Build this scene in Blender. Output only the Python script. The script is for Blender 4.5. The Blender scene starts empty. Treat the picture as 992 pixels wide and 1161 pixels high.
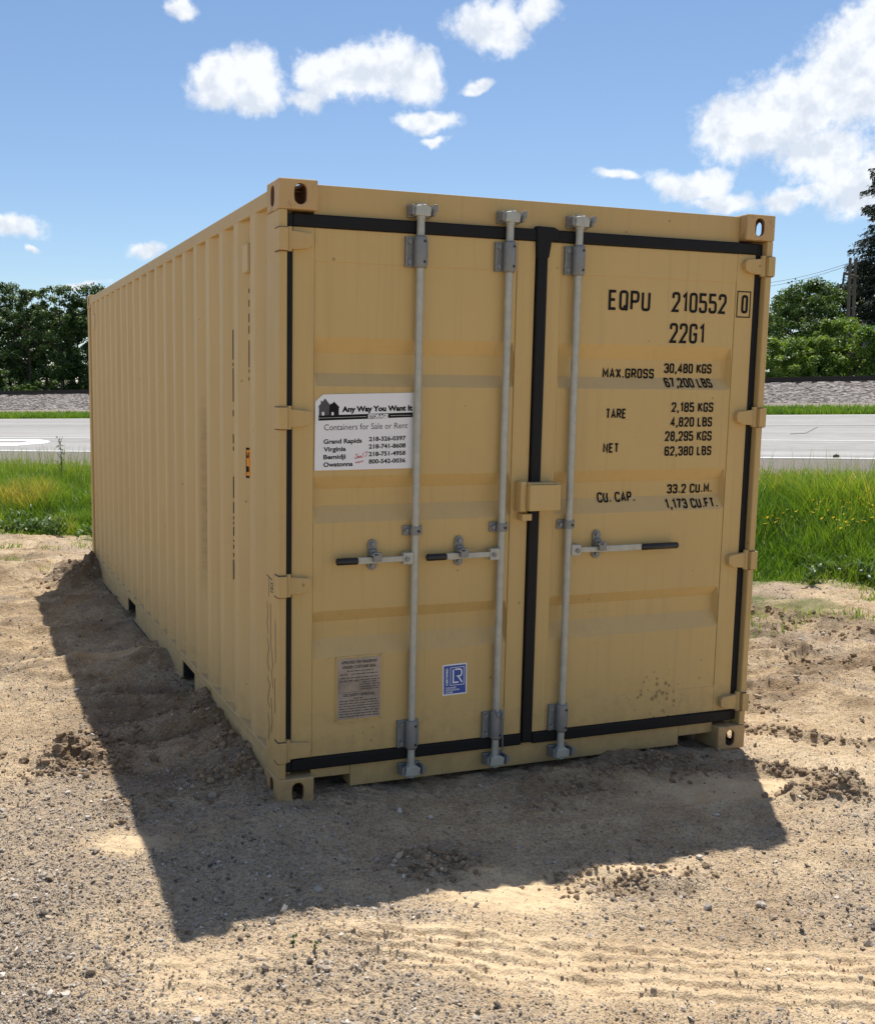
import bpy, bmesh, math, random
import numpy as np
from mathutils import Vector, Matrix, Euler

random.seed(7)
rng = np.random.default_rng(11)
scene = bpy.context.scene
COL = scene.collection
R = math.radians

# ---------------------------------------------------------------- camera
PW, PH = 992.0, 1161.0                 # photograph size the measurements were taken in
F, CX, CY = 1209.92, 376.1, 597.7      # focal length and principal point, photo pixels (the photo is a crop)
CAM = np.array([-1.2679, -4.1512, 1.76896])
EUL = (1.44112, -0.0085223, -0.345509)
cam_d = bpy.data.cameras.new('camera')
cam = bpy.data.objects.new('camera', cam_d)
COL.objects.link(cam)
cam.location = CAM
cam.rotation_euler = EUL
cam_d.sensor_fit = 'HORIZONTAL'
cam_d.sensor_width = 36.0
cam_d.lens = 36.0 * F / PW
cam_d.shift_x = (PW / 2 - CX) / PW
cam_d.shift_y = (CY - PH / 2) / PW
cam_d.clip_start = 0.05
cam_d.clip_end = 9000
scene.camera = cam
ROT = np.array(Euler(EUL).to_matrix())

def ray(u, v):
    d = ROT @ np.array([(u - CX) / F, -(v - CY) / F, -1.0])
    return d / np.linalg.norm(d)

def gp(u, v, z=0.0):                    # where the line of sight meets the yard
    d = ray(u, v)
    return (CAM + d * (z - CAM[2]) / d[2])[:2]

# ---------------------------------------------------------------- sun, sky, exposure
SUN = np.array([0.631, 0.994, 2.591]); SUN /= np.linalg.norm(SUN)
sun_d = bpy.data.lights.new('sun', 'SUN')
sun_d.energy = 5.0
sun_d.angle = R(0.53)
sun_d.color = (1.0, 0.95, 0.87)
sun_o = bpy.data.objects.new('sun', sun_d)
COL.objects.link(sun_o)
sun_o.location = (20, 30, 80)
sun_o.rotation_euler = Vector(SUN).to_track_quat('Z', 'Y').to_euler()

world = bpy.data.worlds.new('World')
scene.world = world
world.use_nodes = True
SKY_STRENGTH = 0.096
CLOUD_STRENGTH = 0.86

scene.view_settings.view_transform = 'Standard'
scene.view_settings.look = 'None'
scene.view_settings.gamma = 1.0
scene.view_settings.exposure = 0.36
scene.view_settings.use_curve_mapping = False
scene.render.engine = 'CYCLES'
scene.cycles.max_bounces = 8
scene.cycles.diffuse_bounces = 4
scene.cycles.transparent_max_bounces = 8

def build_sky():
    nt = world.node_tree
    N, L = nt.nodes, nt.links
    N.clear()
    def math_(op, a, b=None, clamp=False):
        n = N.new('ShaderNodeMath'); n.operation = op; n.use_clamp = clamp
        for i, q in enumerate((a, b)):
            if q is None: continue
            if isinstance(q, (int, float)): n.inputs[i].default_value = q
            else: L.new(q, n.inputs[i])
        return n.outputs[0]
    def vmath(op, a, b):
        n = N.new('ShaderNodeVectorMath'); n.operation = op
        for i, q in enumerate((a, b)):
            if isinstance(q, (tuple, list, np.ndarray)): n.inputs[i].default_value = tuple(float(x) for x in q)
            else: L.new(q, n.inputs[i])
        return n
    out = N.new('ShaderNodeOutputWorld')
    sky = N.new('ShaderNodeTexSky')
    sky.sky_type = 'NISHITA'
    sky.sun_disc = False
    sky.sun_elevation = math.asin(SUN[2])
    sky.sun_rotation = math.atan2(SUN[0], SUN[1])
    sky.altitude = 400
    sky.air_density = 1.0
    sky.dust_density = 0.25
    sky.ozone_density = 4.0
    bg = N.new('ShaderNodeBackground'); bg.inputs[1].default_value = SKY_STRENGTH
    L.new(sky.outputs[0], bg.inputs[0])
    tc = N.new('ShaderNodeTexCoord')
    D = tc.outputs['Generated']
    # warp the direction so that outlines billow
    wn = N.new('ShaderNodeTexNoise'); wn.inputs['Scale'].default_value = 16; wn.inputs['Detail'].default_value = 4
    L.new(D, wn.inputs['Vector'])
    wv = vmath('SUBTRACT', wn.outputs['Color'], (0.5, 0.5, 0.5))
    ws = N.new('ShaderNodeVectorMath'); ws.operation = 'SCALE'; L.new(wv.outputs[0], ws.inputs[0]); ws.inputs['Scale'].default_value = 0.045
    DW = vmath('ADD', D, ws.outputs[0]).outputs[0]
    clouds = [  # photo px centre, half sizes, thickness
        (245, 95, 44, 34, 1.0), (292, 96, 46, 38, 1.05), (352, 108, 34, 22, 1.0), (372, 84, 42, 36, 1.0), (425, 78, 56, 38, 1.05), (470, 92, 34, 34, 1.0),
        (480, 138, 46, 17, .85), (490, 160, 22, 10, .6), (560, 32, 56, 34, 1.0), (608, 14, 34, 22, .9), (541, 99, 30, 10, .7),
        (846, 146, 62, 40, .98), (900, 120, 62, 52, 1.0), (955, 88, 66, 70, 1.02), (1030, 60, 80, 100, 1.05), (935, 172, 64, 40, .86), (905, 218, 60, 24, .58), (990, 205, 56, 46, .72),
        (772, 208, 58, 27, .9), (695, 204, 42, 10, .62), (815, 228, 66, 17, .62), (12, 256, 54, 22, .75), (160, 288, 38, 16, .58), (206, 6, 26, 14, .72), (40, 285, 16, 7, .5), (95, 325, 50, 12, .45),
        (-120, 150, 70, 40, 1.0), (1250, 230, 110, 60, 1.0), (-260, 300, 80, 26, .9), (1120, 300, 90, 24, .7)]
    acc = None; num = None; den = None
    for (u, v, a, b, th) in clouds:
        c = ray(u, v)
        rx = np.cross(c, (0, 0, 1.0)); rx /= np.linalg.norm(rx)
        ry = np.cross(rx, c)
        d = vmath('SUBTRACT', DW, c).outputs[0]
        x = vmath('DOT_PRODUCT', d, rx / (a / F)).outputs['Value']
        y = vmath('DOT_PRODUCT', d, ry / (b / F)).outputs['Value']
        r2 = math_('ADD', math_('MULTIPLY', x, x), math_('MULTIPLY', y, y))
        m = math_('MULTIPLY', math_('SUBTRACT', 1.0, math_('SQRT', r2)), 1.0)
        m = math_('ADD', m, (th - 1.0) * .55)
        acc = m if acc is None else math_('MAXIMUM', acc, m)
        mp_ = math_('MAXIMUM', m, 0.0); ny = math_('MULTIPLY', mp_, y)
        num = ny if num is None else math_('ADD', num, ny); den = mp_ if den is None else math_('ADD', den, mp_)
    def fbm(scale, detail, off, rough=.58):
        o = vmath('ADD', D, off).outputs[0]
        n = N.new('ShaderNodeTexNoise'); n.inputs['Scale'].default_value = scale; n.inputs['Detail'].default_value = detail; n.inputs['Roughness'].default_value = rough
        L.new(o, n.inputs['Vector'])
        return n.outputs['Fac']
    n1 = math_('ADD', math_('MULTIPLY', fbm(26, 14, (0, 0, 0), .62), .72), math_('MULTIPLY', fbm(110, 10, (1, 2, 3), .62), .28))
    # broken cloud added outside the view to lift the light in the shade
    fwd = ray(496, 300)
    away = N.new('ShaderNodeMapRange'); away.interpolation_type = 'SMOOTHSTEP'
    away.inputs['From Min'].default_value = .80; away.inputs['From Max'].default_value = .62; away.inputs['To Min'].default_value = 0; away.inputs['To Max'].default_value = 1
    L.new(vmath('DOT_PRODUCT', D, fwd).outputs['Value'], away.inputs['Value'])
    fill_noise = fbm(3.2, 6, (5.3, 1.7, 2.2), .6)
    sund = N.new('ShaderNodeMapRange'); sund.inputs['From Min'].default_value = .93; sund.inputs['From Max'].default_value = .985; sund.inputs['To Min'].default_value = 0; sund.inputs['To Max'].default_value = 1.2
    L.new(vmath('DOT_PRODUCT', D, SUN).outputs['Value'], sund.inputs['Value'])
    fill_cloud = math_('SUBTRACT', math_('MULTIPLY', math_('SUBTRACT', fill_noise, .53), 5.0), sund.outputs[0])
    fill_cloud = math_('SUBTRACT', math_('MULTIPLY', math_('ADD', fill_cloud, 1.0), away.outputs[0]), 1.0)
    acc = math_('MAXIMUM', acc, math_('MINIMUM', fill_cloud, 1.0))
    nu = vmath('SCALE', (0, 0, 1), (0, 0, 0))
    dens_in = math_('ADD', acc, math_('MULTIPLY', math_('SUBTRACT', n1, 0.5), 1.75))
    mr = N.new('ShaderNodeMapRange'); mr.interpolation_type = 'SMOOTHSTEP'
    mr.inputs['From Min'].default_value = 0.03; mr.inputs['From Max'].default_value = 0.50
    L.new(dens_in, mr.inputs['Value'])
    # self shading: billows seen against a copy shifted towards the sun
    n2 = fbm(34, 5, tuple(-0.012 * SUN), .55)
    n3 = fbm(34, 5, (0, 0, 0), .55)
    sh = math_('MULTIPLY', math_('SUBTRACT', n3, n2), 2.6)
    yv = math_('DIVIDE', num, math_('ADD', den, 0.02))
    thick = math_('SUBTRACT', math_('MULTIPLY', math_('SUBTRACT', dens_in, 0.45), 0.10), math_('MULTIPLY', yv, .30))
    val = math_('SUBTRACT', math_('ADD', 0.90, sh), thick, clamp=True)
    mr2 = N.new('ShaderNodeMapRange'); mr2.inputs['From Min'].default_value = 0.5; mr2.inputs['From Max'].default_value = 1.0
    mr2.inputs['To Min'].default_value = 0.45; mr2.inputs['To Max'].default_value = 1.0
    L.new(val, mr2.inputs['Value'])
    mixc = N.new('ShaderNodeMixRGB'); L.new(mr2.outputs[0], mixc.inputs[0])
    mixc.inputs[1].default_value = (.50, .58, .70, 1); mixc.inputs[2].default_value = (.92, .94, .97, 1)
    bg2 = N.new('ShaderNodeBackground'); bg2.inputs[1].default_value = CLOUD_STRENGTH
    L.new(mixc.outputs[0], bg2.inputs[0])
    mix = N.new('ShaderNodeMixShader')
    L.new(math_('MULTIPLY', mr.outputs[0], 0.93), mix.inputs[0])
    L.new(bg.outputs[0], mix.inputs[1]); L.new(bg2.outputs[0], mix.inputs[2])
    L.new(mix.outputs[0], out.inputs[0])
build_sky()

# ---------------------------------------------------------------- helpers
def tag(o, label=None, cat=None, group=None, kind=None):
    if label: o['label'] = label
    if cat: o['category'] = cat
    if group: o['group'] = group
    if kind: o['kind'] = kind
    return o

def empty(name, loc=(0, 0, 0), label=None, cat=None, group=None):
    o = bpy.data.objects.new(name, None)
    o.empty_display_size = 0.2
    COL.objects.link(o); o.location = loc
    return tag(o, label, cat, group)

def obj_np(name, V, faces, mats, parent=None, smooth=False, mat_idx=None, attrs=None):
    """one mesh object from numpy arrays; faces = list of (n,k) index arrays"""
    me = bpy.data.meshes.new(name)
    V = np.asarray(V, dtype=np.float32)
    me.vertices.add(len(V)); me.vertices.foreach_set('co', V.ravel())
    faces = [np.asarray(f, dtype=np.int32) for f in faces if len(f)]
    loops = np.concatenate([f.ravel() for f in faces])
    tot = np.concatenate([np.full(len(f), f.shape[1], np.int32) for f in faces])
    start = np.concatenate([[0], np.cumsum(tot)[:-1]]).astype(np.int32)
    me.loops.add(len(loops)); me.loops.foreach_set('vertex_index', loops)
    me.polygons.add(len(tot)); me.polygons.foreach_set('loop_start', start); me.polygons.foreach_set('loop_total', tot)
    me.polygons.foreach_set('use_smooth', np.full(len(tot), smooth))
    if mat_idx is not None: me.polygons.foreach_set('material_index', np.asarray(mat_idx, np.int32))
    for k, (dom, arr) in (attrs or {}).items():
        a = me.attributes.new(k, 'FLOAT', dom); a.data.foreach_set('value', np.asarray(arr, np.float32))
    for m in (mats if isinstance(mats, (list, tuple)) else [mats]): me.materials.append(m)
    me.update(calc_edges=True)
    o = bpy.data.objects.new(name, me); COL.objects.link(o)
    if parent: o.parent = parent
    return o

class MB:
    """collects boxes, prisms, tubes into one mesh"""
    def __init__(s): s.v = []; s.f = []; s.m = []; s.sm = []
    def add(s, vs, fs, mi=0, smooth=False):
        b = len(s.v); s.v += [tuple(map(float, p)) for p in vs]
        for f in fs: s.f.append([b + i for i in f]); s.m.append(mi); s.sm.append(smooth)
        return s
    def box(s, x0, x1, y0, y1, z0, z1, mi=0):
        v = [(x0, y0, z0), (x1, y0, z0), (x1, y1, z0), (x0, y1, z0), (x0, y0, z1), (x1, y0, z1), (x1, y1, z1), (x0, y1, z1)]
        return s.add(v, [(0, 3, 2, 1), (4, 5, 6, 7), (0, 1, 5, 4), (1, 2, 6, 5), (2, 3, 7, 6), (3, 0, 4, 7)], mi)
    def prism(s, pts, fn, a, b, mi=0, smooth=False):
        """2-D outline pts extruded from a to b; fn(p, q, t) gives the 3-D point"""
        n = len(pts)
        v = [fn(p, q, a) for p, q in pts] + [fn(p, q, b) for p, q in pts]
        f = [tuple(range(n - 1, -1, -1)), tuple(range(n, 2 * n))] + [(i, (i + 1) % n, n + (i + 1) % n, n + i) for i in range(n)]
        return s.add(v, f, mi, smooth)
    def tube(s, pts, r, n=10, mi=0, caps=True):
        pts = [Vector(p) for p in pts]; rr = r if isinstance(r, (list, tuple)) else [r] * len(pts)
        rings = []
        for i, p in enumerate(pts):
            t = (pts[min(i + 1, len(pts) - 1)] - pts[max(i - 1, 0)])
            if t.length < 1e-9: t = Vector((0, 0, 1))
            t.normalize()
            a = t.cross(Vector((0, 0, 1)) if abs(t.z) < .9 else Vector((1, 0, 0))).normalized(); b = t.cross(a)
            rings.append([p + (a * math.cos(2 * math.pi * k / n) + b * math.sin(2 * math.pi * k / n)) * rr[i] for k in range(n)])
        v = [q for ring in rings for q in ring]
        f = []
        for i in range(len(pts) - 1):
            for k in range(n):
                k2 = (k + 1) % n
                f.append((i * n + k, i * n + k2, (i + 1) * n + k2, (i + 1) * n + k))
        s.add(v, f, mi, True)
        if caps:
            s.add(rings[0], [tuple(range(n - 1, -1, -1))], mi); s.add(rings[-1], [tuple(range(n))], mi)
        return s
    def build(s, name, mats, parent=None, bevel=0, seg=2):
        me = bpy.data.meshes.new(name)
        me.from_pydata(s.v, [], s.f)
        for m in (mats if isinstance(mats, (list, tuple)) else [mats]): me.materials.append(m)
        me.polygons.foreach_set('material_index', s.m); me.polygons.foreach_set('use_smooth', s.sm)
        bm = bmesh.new(); bm.from_mesh(me); bmesh.ops.recalc_face_normals(bm, faces=bm.faces); bm.to_mesh(me); bm.free()
        me.update()
        o = bpy.data.objects.new(name, me); COL.objects.link(o)
        if parent: o.parent = parent
        if bevel:
            b = o.modifiers.new('bevel', 'BEVEL'); b.width = bevel; b.segments = seg; b.limit_method = 'ANGLE'; b.angle_limit = R(40)
            b.harden_normals = False
        return o

# value noise, used for the ground
def vnoise(x, y, scale, seed):
    r = np.random.default_rng(seed); T = r.random((256, 256)).astype(np.float32)
    X = x / scale + 1000.3; Y = y / scale + 1000.7
    xi = np.floor(X).astype(int); yi = np.floor(Y).astype(int)
    fx = (X - xi).astype(np.float32); fy = (Y - yi).astype(np.float32)
    fx = fx * fx * (3 - 2 * fx); fy = fy * fy * (3 - 2 * fy)
    a = T[xi & 255, yi & 255]; b = T[(xi + 1) & 255, yi & 255]; c = T[xi & 255, (yi + 1) & 255]; d = T[(xi + 1) & 255, (yi + 1) & 255]
    return (a * (1 - fx) + b * fx) * (1 - fy) + (c * (1 - fx) + d * fx) * fy - .5

def fbm2(x, y, scale, seed, octv=4, gain=.5):
    z = 0; g = 1
    for k in range(octv):
        z = z + g * vnoise(x + 17.1 * k, y - 9.3 * k, scale / 2 ** k, seed + k); g *= gain
    return z

def sstep(a, b, x):
    t = np.clip((x - a) / (b - a), 0, 1); return t * t * (3 - 2 * t)

# ---------------------------------------------------------------- materials
def new_mat(name):
    m = bpy.data.materials.new(name); m.use_nodes = True
    nt = m.node_tree; N, L = nt.nodes, nt.links
    return m, N, L, N['Principled BSDF']

def noise(N, L, scale, detail=4, rough=.55, vec=None, dim='3D'):
    n = N.new('ShaderNodeTexNoise'); n.inputs['Scale'].default_value = scale; n.inputs['Detail'].default_value = detail; n.inputs['Roughness'].default_value = rough
    if vec is not None: L.new(vec, n.inputs['Vector'])
    return n.outputs['Fac']

def ramp(N, L, fac, stops):
    r = N.new('ShaderNodeValToRGB'); L.new(fac, r.inputs[0])
    el = r.color_ramp.elements
    while len(el) < len(stops): el.new(.5)
    for e, (p, c) in zip(el, stops):
        e.position = p; e.color = (*c, 1) if len(c) == 3 else c
    return r.outputs[0]

def mixc(N, L, fac, a, b, mode='MIX'):
    n = N.new('ShaderNodeMixRGB'); n.blend_type = mode
    for i, q in ((0, fac), (1, a), (2, b)):
        if isinstance(q, (int, float)): n.inputs[i].default_value = q
        elif isinstance(q, (tuple, list)): n.inputs[i].default_value = (*q, 1) if len(q) == 3 else q
        else: L.new(q, n.inputs[i])
    return n.outputs[0]

def bump(N, L, P, h, strength, dist=.01):
    b = N.new('ShaderNodeBump'); b.inputs['Strength'].default_value = strength; b.inputs['Distance'].default_value = dist
    L.new(h, b.inputs['Height']); L.new(b.outputs[0], P.inputs['Normal'])

def objco(N): return N.new('ShaderNodeTexCoord').outputs['Object']

def mathn(N, L, op, a, b=None, clamp=False):
    n = N.new('ShaderNodeMath'); n.operation = op; n.use_clamp = clamp
    for i, q in enumerate((a, b)):
        if q is None: continue
        if isinstance(q, (int, float)): n.inputs[i].default_value = q
        else: L.new(q, n.inputs[i])
    return n.outputs[0]

def attr(N, name):
    a = N.new('ShaderNodeAttribute'); a.attribute_name = name; return a.outputs['Fac']

PAINT = (.575, .405, .165)
def mat_paint(name='tan_paint', spots=False, base=PAINT, dusty=True, rusty=False, rub=False):
    m, N, L, P = new_mat(name)
    co = objco(N)
    big = noise(N, L, 1.3, 4, .6, co)
    c = mixc(N, L, big, tuple(.91 * x for x in base), tuple(1.07 * x for x in base))
    # faint vertical run marks: noise stretched along z
    mp = N.new('ShaderNodeMapping'); mp.inputs['Scale'].default_value = (30, 30, .8); L.new(co, mp.inputs[0])
    st = noise(N, L, 1.0, 3, .6, mp.outputs[0])
    c = mixc(N, L, mathn(N, L, 'MULTIPLY', mathn(N, L, 'SUBTRACT', st, .53, True), .9), c, (.30, .235, .14))
    # small rust specks and scuffs
    sp = N.new('ShaderNodeTexVoronoi'); sp.inputs['Scale'].default_value = 9; L.new(co, sp.inputs['Vector'])
    spn = noise(N, L, 3.1, 2, .5, co)
    s1 = mathn(N, L, 'MULTIPLY', mathn(N, L, 'LESS_THAN', sp.outputs['Distance'], .062), mathn(N, L, 'GREATER_THAN', spn, .52))
    c = mixc(N, L, mathn(N, L, 'MULTIPLY', s1, .55), c, (.19, .115, .05))
    ge = N.new('ShaderNodeNewGeometry'); gs = N.new('ShaderNodeSeparateXYZ'); L.new(ge.outputs['Normal'], gs.inputs[0])
    upf = N.new('ShaderNodeMapRange'); upf.inputs['From Min'].default_value = .25; upf.inputs['From Max'].default_value = .8; L.new(gs.outputs['Z'], upf.inputs['Value'])
    c = mixc(N, L, mathn(N, L, 'MULTIPLY', upf.outputs[0], mathn(N, L, 'ADD', .15, mathn(N, L, 'MULTIPLY', noise(N, L, 12, 4, .6, co), .6)), True), c, (.62, .47, .28))
    # hairline scratches and scuffs
    mp2 = N.new('ShaderNodeMapping'); mp2.inputs['Rotation'].default_value = (0, .35, 0); mp2.inputs['Scale'].default_value = (3, 3, 60); L.new(co, mp2.inputs[0])
    scn = noise(N, L, 1.0, 5, .7, mp2.outputs[0]); scm = noise(N, L, 2.2, 2, .5, co)
    c = mixc(N, L, mathn(N, L, 'MULTIPLY', mathn(N, L, 'MULTIPLY', mathn(N, L, 'GREATER_THAN', scn, .66), mathn(N, L, 'SUBTRACT', scm, .42, True)), 1.6, True), c, (.36, .27, .15))
    if rusty:
        rn_ = noise(N, L, 16, 6, .7, co)
        c = mixc(N, L, mathn(N, L, 'MULTIPLY', mathn(N, L, 'SUBTRACT', rn_, .54, True), 5, True), c, (.20, .095, .04))
    if rub:      # dark vertical rub mark on the side
        sr = N.new('ShaderNodeSeparateXYZ'); L.new(co, sr.inputs[0])
        def win(o, a, b, f):
            m1 = N.new('ShaderNodeMapRange'); m1.inputs['From Min'].default_value = a - f; m1.inputs['From Max'].default_value = a + f; L.new(o, m1.inputs['Value'])
            m2 = N.new('ShaderNodeMapRange'); m2.inputs['From Min'].default_value = b + f; m2.inputs['From Max'].default_value = b - f; L.new(o, m2.inputs['Value'])
            return mathn(N, L, 'MULTIPLY', m1.outputs[0], m2.outputs[0])
        rb = mathn(N, L, 'MULTIPLY', win(sr.outputs['Y'], 1.40, 1.475, .02), win(sr.outputs['Z'], .75, 1.66, .12))
        mp3 = N.new('ShaderNodeMapping'); mp3.inputs['Scale'].default_value = (5, 5, 45); L.new(co, mp3.inputs[0])
        c = mixc(N, L, mathn(N, L, 'MULTIPLY', rb, mathn(N, L, 'MULTIPLY', noise(N, L, 1, 3, .6, mp3.outputs[0]), .75, True)), c, (.22, .155, .085))
    if dusty:   # mud splashes and dust near the bottom edge (real soiling with a ragged outline)
        sx = N.new('ShaderNodeSeparateXYZ'); L.new(co, sx.inputs[0])
        up = N.new('ShaderNodeMapRange'); up.inputs['From Min'].default_value = .05; up.inputs['From Max'].default_value = .55
        up.inputs['To Min'].default_value = 1; up.inputs['To Max'].default_value = 0
        L.new(sx.outputs['Z'], up.inputs['Value'])
        dn = noise(N, L, 14, 6, .7, co)
        dm = mathn(N, L, 'MULTIPLY', mathn(N, L, 'SUBTRACT', mathn(N, L, 'ADD', mathn(N, L, 'MULTIPLY', up.outputs[0], .42), dn), .66, True), 2.0, True)
        c = mixc(N, L, mathn(N, L, 'MULTIPLY', dm, .6), c, (.27, .19, .11))
    if spots:
        sx2 = N.new('ShaderNodeSeparateXYZ'); L.new(co, sx2.inputs[0])
        def gauss(out, mu, sg):
            t = mathn(N, L, 'DIVIDE', mathn(N, L, 'SUBTRACT', out, mu), sg)
            return mathn(N, L, 'POWER', 2.718, mathn(N, L, 'MULTIPLY', mathn(N, L, 'MULTIPLY', t, t), -1))
        vo = N.new('ShaderNodeTexVoronoi'); vo.inputs['Scale'].default_value = 34; L.new(co, vo.inputs['Vector'])
        g = None
        for (mx, sxx, mz, sz, k) in ((1.93, .17, .27, .20, .30), (.42, .13, .24, .12, .17)):
            q = mathn(N, L, 'MULTIPLY', mathn(N, L, 'MULTIPLY', gauss(sx2.outputs['X'], mx, sxx), gauss(sx2.outputs['Z'], mz, sz)), k)
            g = q if g is None else mathn(N, L, 'ADD', g, q)
        vr = mathn(N, L, 'SUBTRACT', g, mathn(N, L, 'MULTIPLY', vo.outputs['Distance'], .55))
        jit = noise(N, L, 22, 3, .6, co)
        mk = mathn(N, L, 'MULTIPLY', mathn(N, L, 'ADD', vr, mathn(N, L, 'MULTIPLY', mathn(N, L, 'SUBTRACT', jit, .55), .35)), 9, True)
        c = mixc(N, L, mathn(N, L, 'MULTIPLY', mk, .6), c, (.12, .08, .04))
    L.new(c, P.inputs['Base Color'])
    rn = noise(N, L, 6, 3, .6, co)
    rr = N.new('ShaderNodeMapRange'); rr.inputs['To Min'].default_value = .42; rr.inputs['To Max'].default_value = .62
    L.new(rn, rr.inputs['Value']); L.new(rr.outputs[0], P.inputs['Roughness'])
    P.inputs['Specular IOR Level'].default_value = .3
    h = mathn(N, L, 'ADD', noise(N, L, 3.2, 2, .5, co), mathn(N, L, 'MULTIPLY', noise(N, L, 160, 2, .5, co), .035))
    bump(N, L, P, h, .32, .014)
    return m

def mat_plain(name, col, rough=.5, metal=0., var=.12, scale=20, bmp=.0, spec=.5):
    m, N, L, P = new_mat(name)
    n = noise(N, L, scale, 4, .6, objco(N))
    L.new(mixc(N, L, n, tuple(x * (1 - var) for x in col), tuple(min(1, x * (1 + var)) for x in col)), P.inputs['Base Color'])
    P.inputs['Roughness'].default_value = rough; P.inputs['Metallic'].default_value = metal; P.inputs['Specular IOR Level'].default_value = spec
    if bmp: bump(N, L, P, n, bmp, .003)
    return m

M = {}
M['paint'] = mat_paint()
M['door'] = mat_paint('door_paint', spots=True)
M['side'] = mat_paint('side_paint', base=(.575, .42, .20), rub=True)
M['frame'] = mat_paint('frame_paint', base=(.54, .375, .155))
M['rubber'] = mat_plain('black_rubber', (.008, .008, .009), .6, 0, .3, 12, 0, .25)
M['galv'] = mat_plain('galvanised_steel', (.43, .43, .375), .5, .3, .30, 24, .15)
M['cast'] = mat_plain('galvanised_fitting', (.235, .24, .235), .5, .35, .22, 45, .2)
M['grip'] = mat_plain('black_grip', (.01, .01, .011), .42, 0, .2)
M['ink'] = mat_plain('black_lettering', (.008, .0075, .007), .6, 0, .3, 60, 0, .2)
M['white'] = mat_plain('white_sign_face', (.80, .80, .82), .35, 0, .02)
M['grey'] = mat_plain('dark_grey_print', (.06, .06, .065), .45)
M['red'] = mat_plain('red_marker', (.55, .03, .06), .5)
M['blue'] = mat_plain('blue_sticker', (.012, .075, .34), .35)
M['orange'] = mat_plain('orange_sticker', (.85, .30, .01), .4)
M['pen'] = mat_plain('grey_blue_marker', (.05, .06, .07), .6)
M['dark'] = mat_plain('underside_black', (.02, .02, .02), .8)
M['wood'] = mat_plain('weathered_pole_wood', (.12, .095, .075), .9, 0, .3, 6, .3)
M['rail'] = mat_plain('rusty_rail_steel', (.045, .035, .03), .6, .3, .3, 8)
M['wire'] = mat_plain('power_wire', (.05, .05, .055), .6)
M['rust'] = mat_plain('rusty_seam', (.16, .08, .04), .8, 0, .4, 50)

def mat_plate():
    m, N, L, P = new_mat('worn_data_plate')
    co = objco(N)
    n = noise(N, L, 9, 5, .65, co)
    L.new(ramp(N, L, n, [(.3, (.23, .20, .16)), (.55, (.38, .32, .26)), (.75, (.42, .35, .28))]), P.inputs['Base Color'])
    P.inputs['Metallic'].default_value = .25; P.inputs['Roughness'].default_value = .5
    return m
M['plate'] = mat_plate()

def mat_foliage(name, dark, light, dry=None, trans=.35, tint_scale=.6):
    m, N, L, P = new_mat(name)
    a = attr(N, 'tint')
    st = [(0, dark), (.75, light)] + ([(1.0, dry)] if dry else [])
    c = ramp(N, L, a, st)
    L.new(c, P.inputs['Base Color']); P.inputs['Roughness'].default_value = .45; P.inputs['Specular IOR Level'].default_value = .45
    t = N.new('ShaderNodeBsdfTranslucent'); L.new(mixc(N, L, 1.0, c, (1.25, 1.15, .55), 'MULTIPLY'), t.inputs[0])
    mx = N.new('ShaderNodeMixShader'); mx.inputs[0].default_value = trans
    L.new(P.outputs[0], mx.inputs[1]); L.new(t.outputs[0], mx.inputs[2]); L.new(mx.outputs[0], N['Material Output'].inputs[0])
    return m
M['grass'] = mat_foliage('roadside_grass', (.075, .165, .018), (.20, .335, .04), (.42, .36, .10), .5)
M['leaf_dark'] = mat_foliage('dark_leaves', (.034, .068, .024), (.105, .17, .055), None, .42)
M['leaf_mid'] = mat_foliage('mid_leaves', (.036, .078, .018), (.11, .18, .042), None, .42)
M['leaf_bright'] = mat_foliage('bright_leaves', (.065, .14, .02), (.215, .32, .055), None, .46)
M['needle'] = mat_foliage('needles', (.014, .022, .015), (.04, .055, .034), None, .12)
M['weed'] = mat_foliage('weed_leaves', (.05, .105, .022), (.11, .18, .045), None, .35)
M['bark'] = mat_plain('bark', (.085, .07, .055), .9, 0, .35, 5, .5)
M['petal'] = mat_plain('yellow_petals', (.80, .62, .02), .6)

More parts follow.
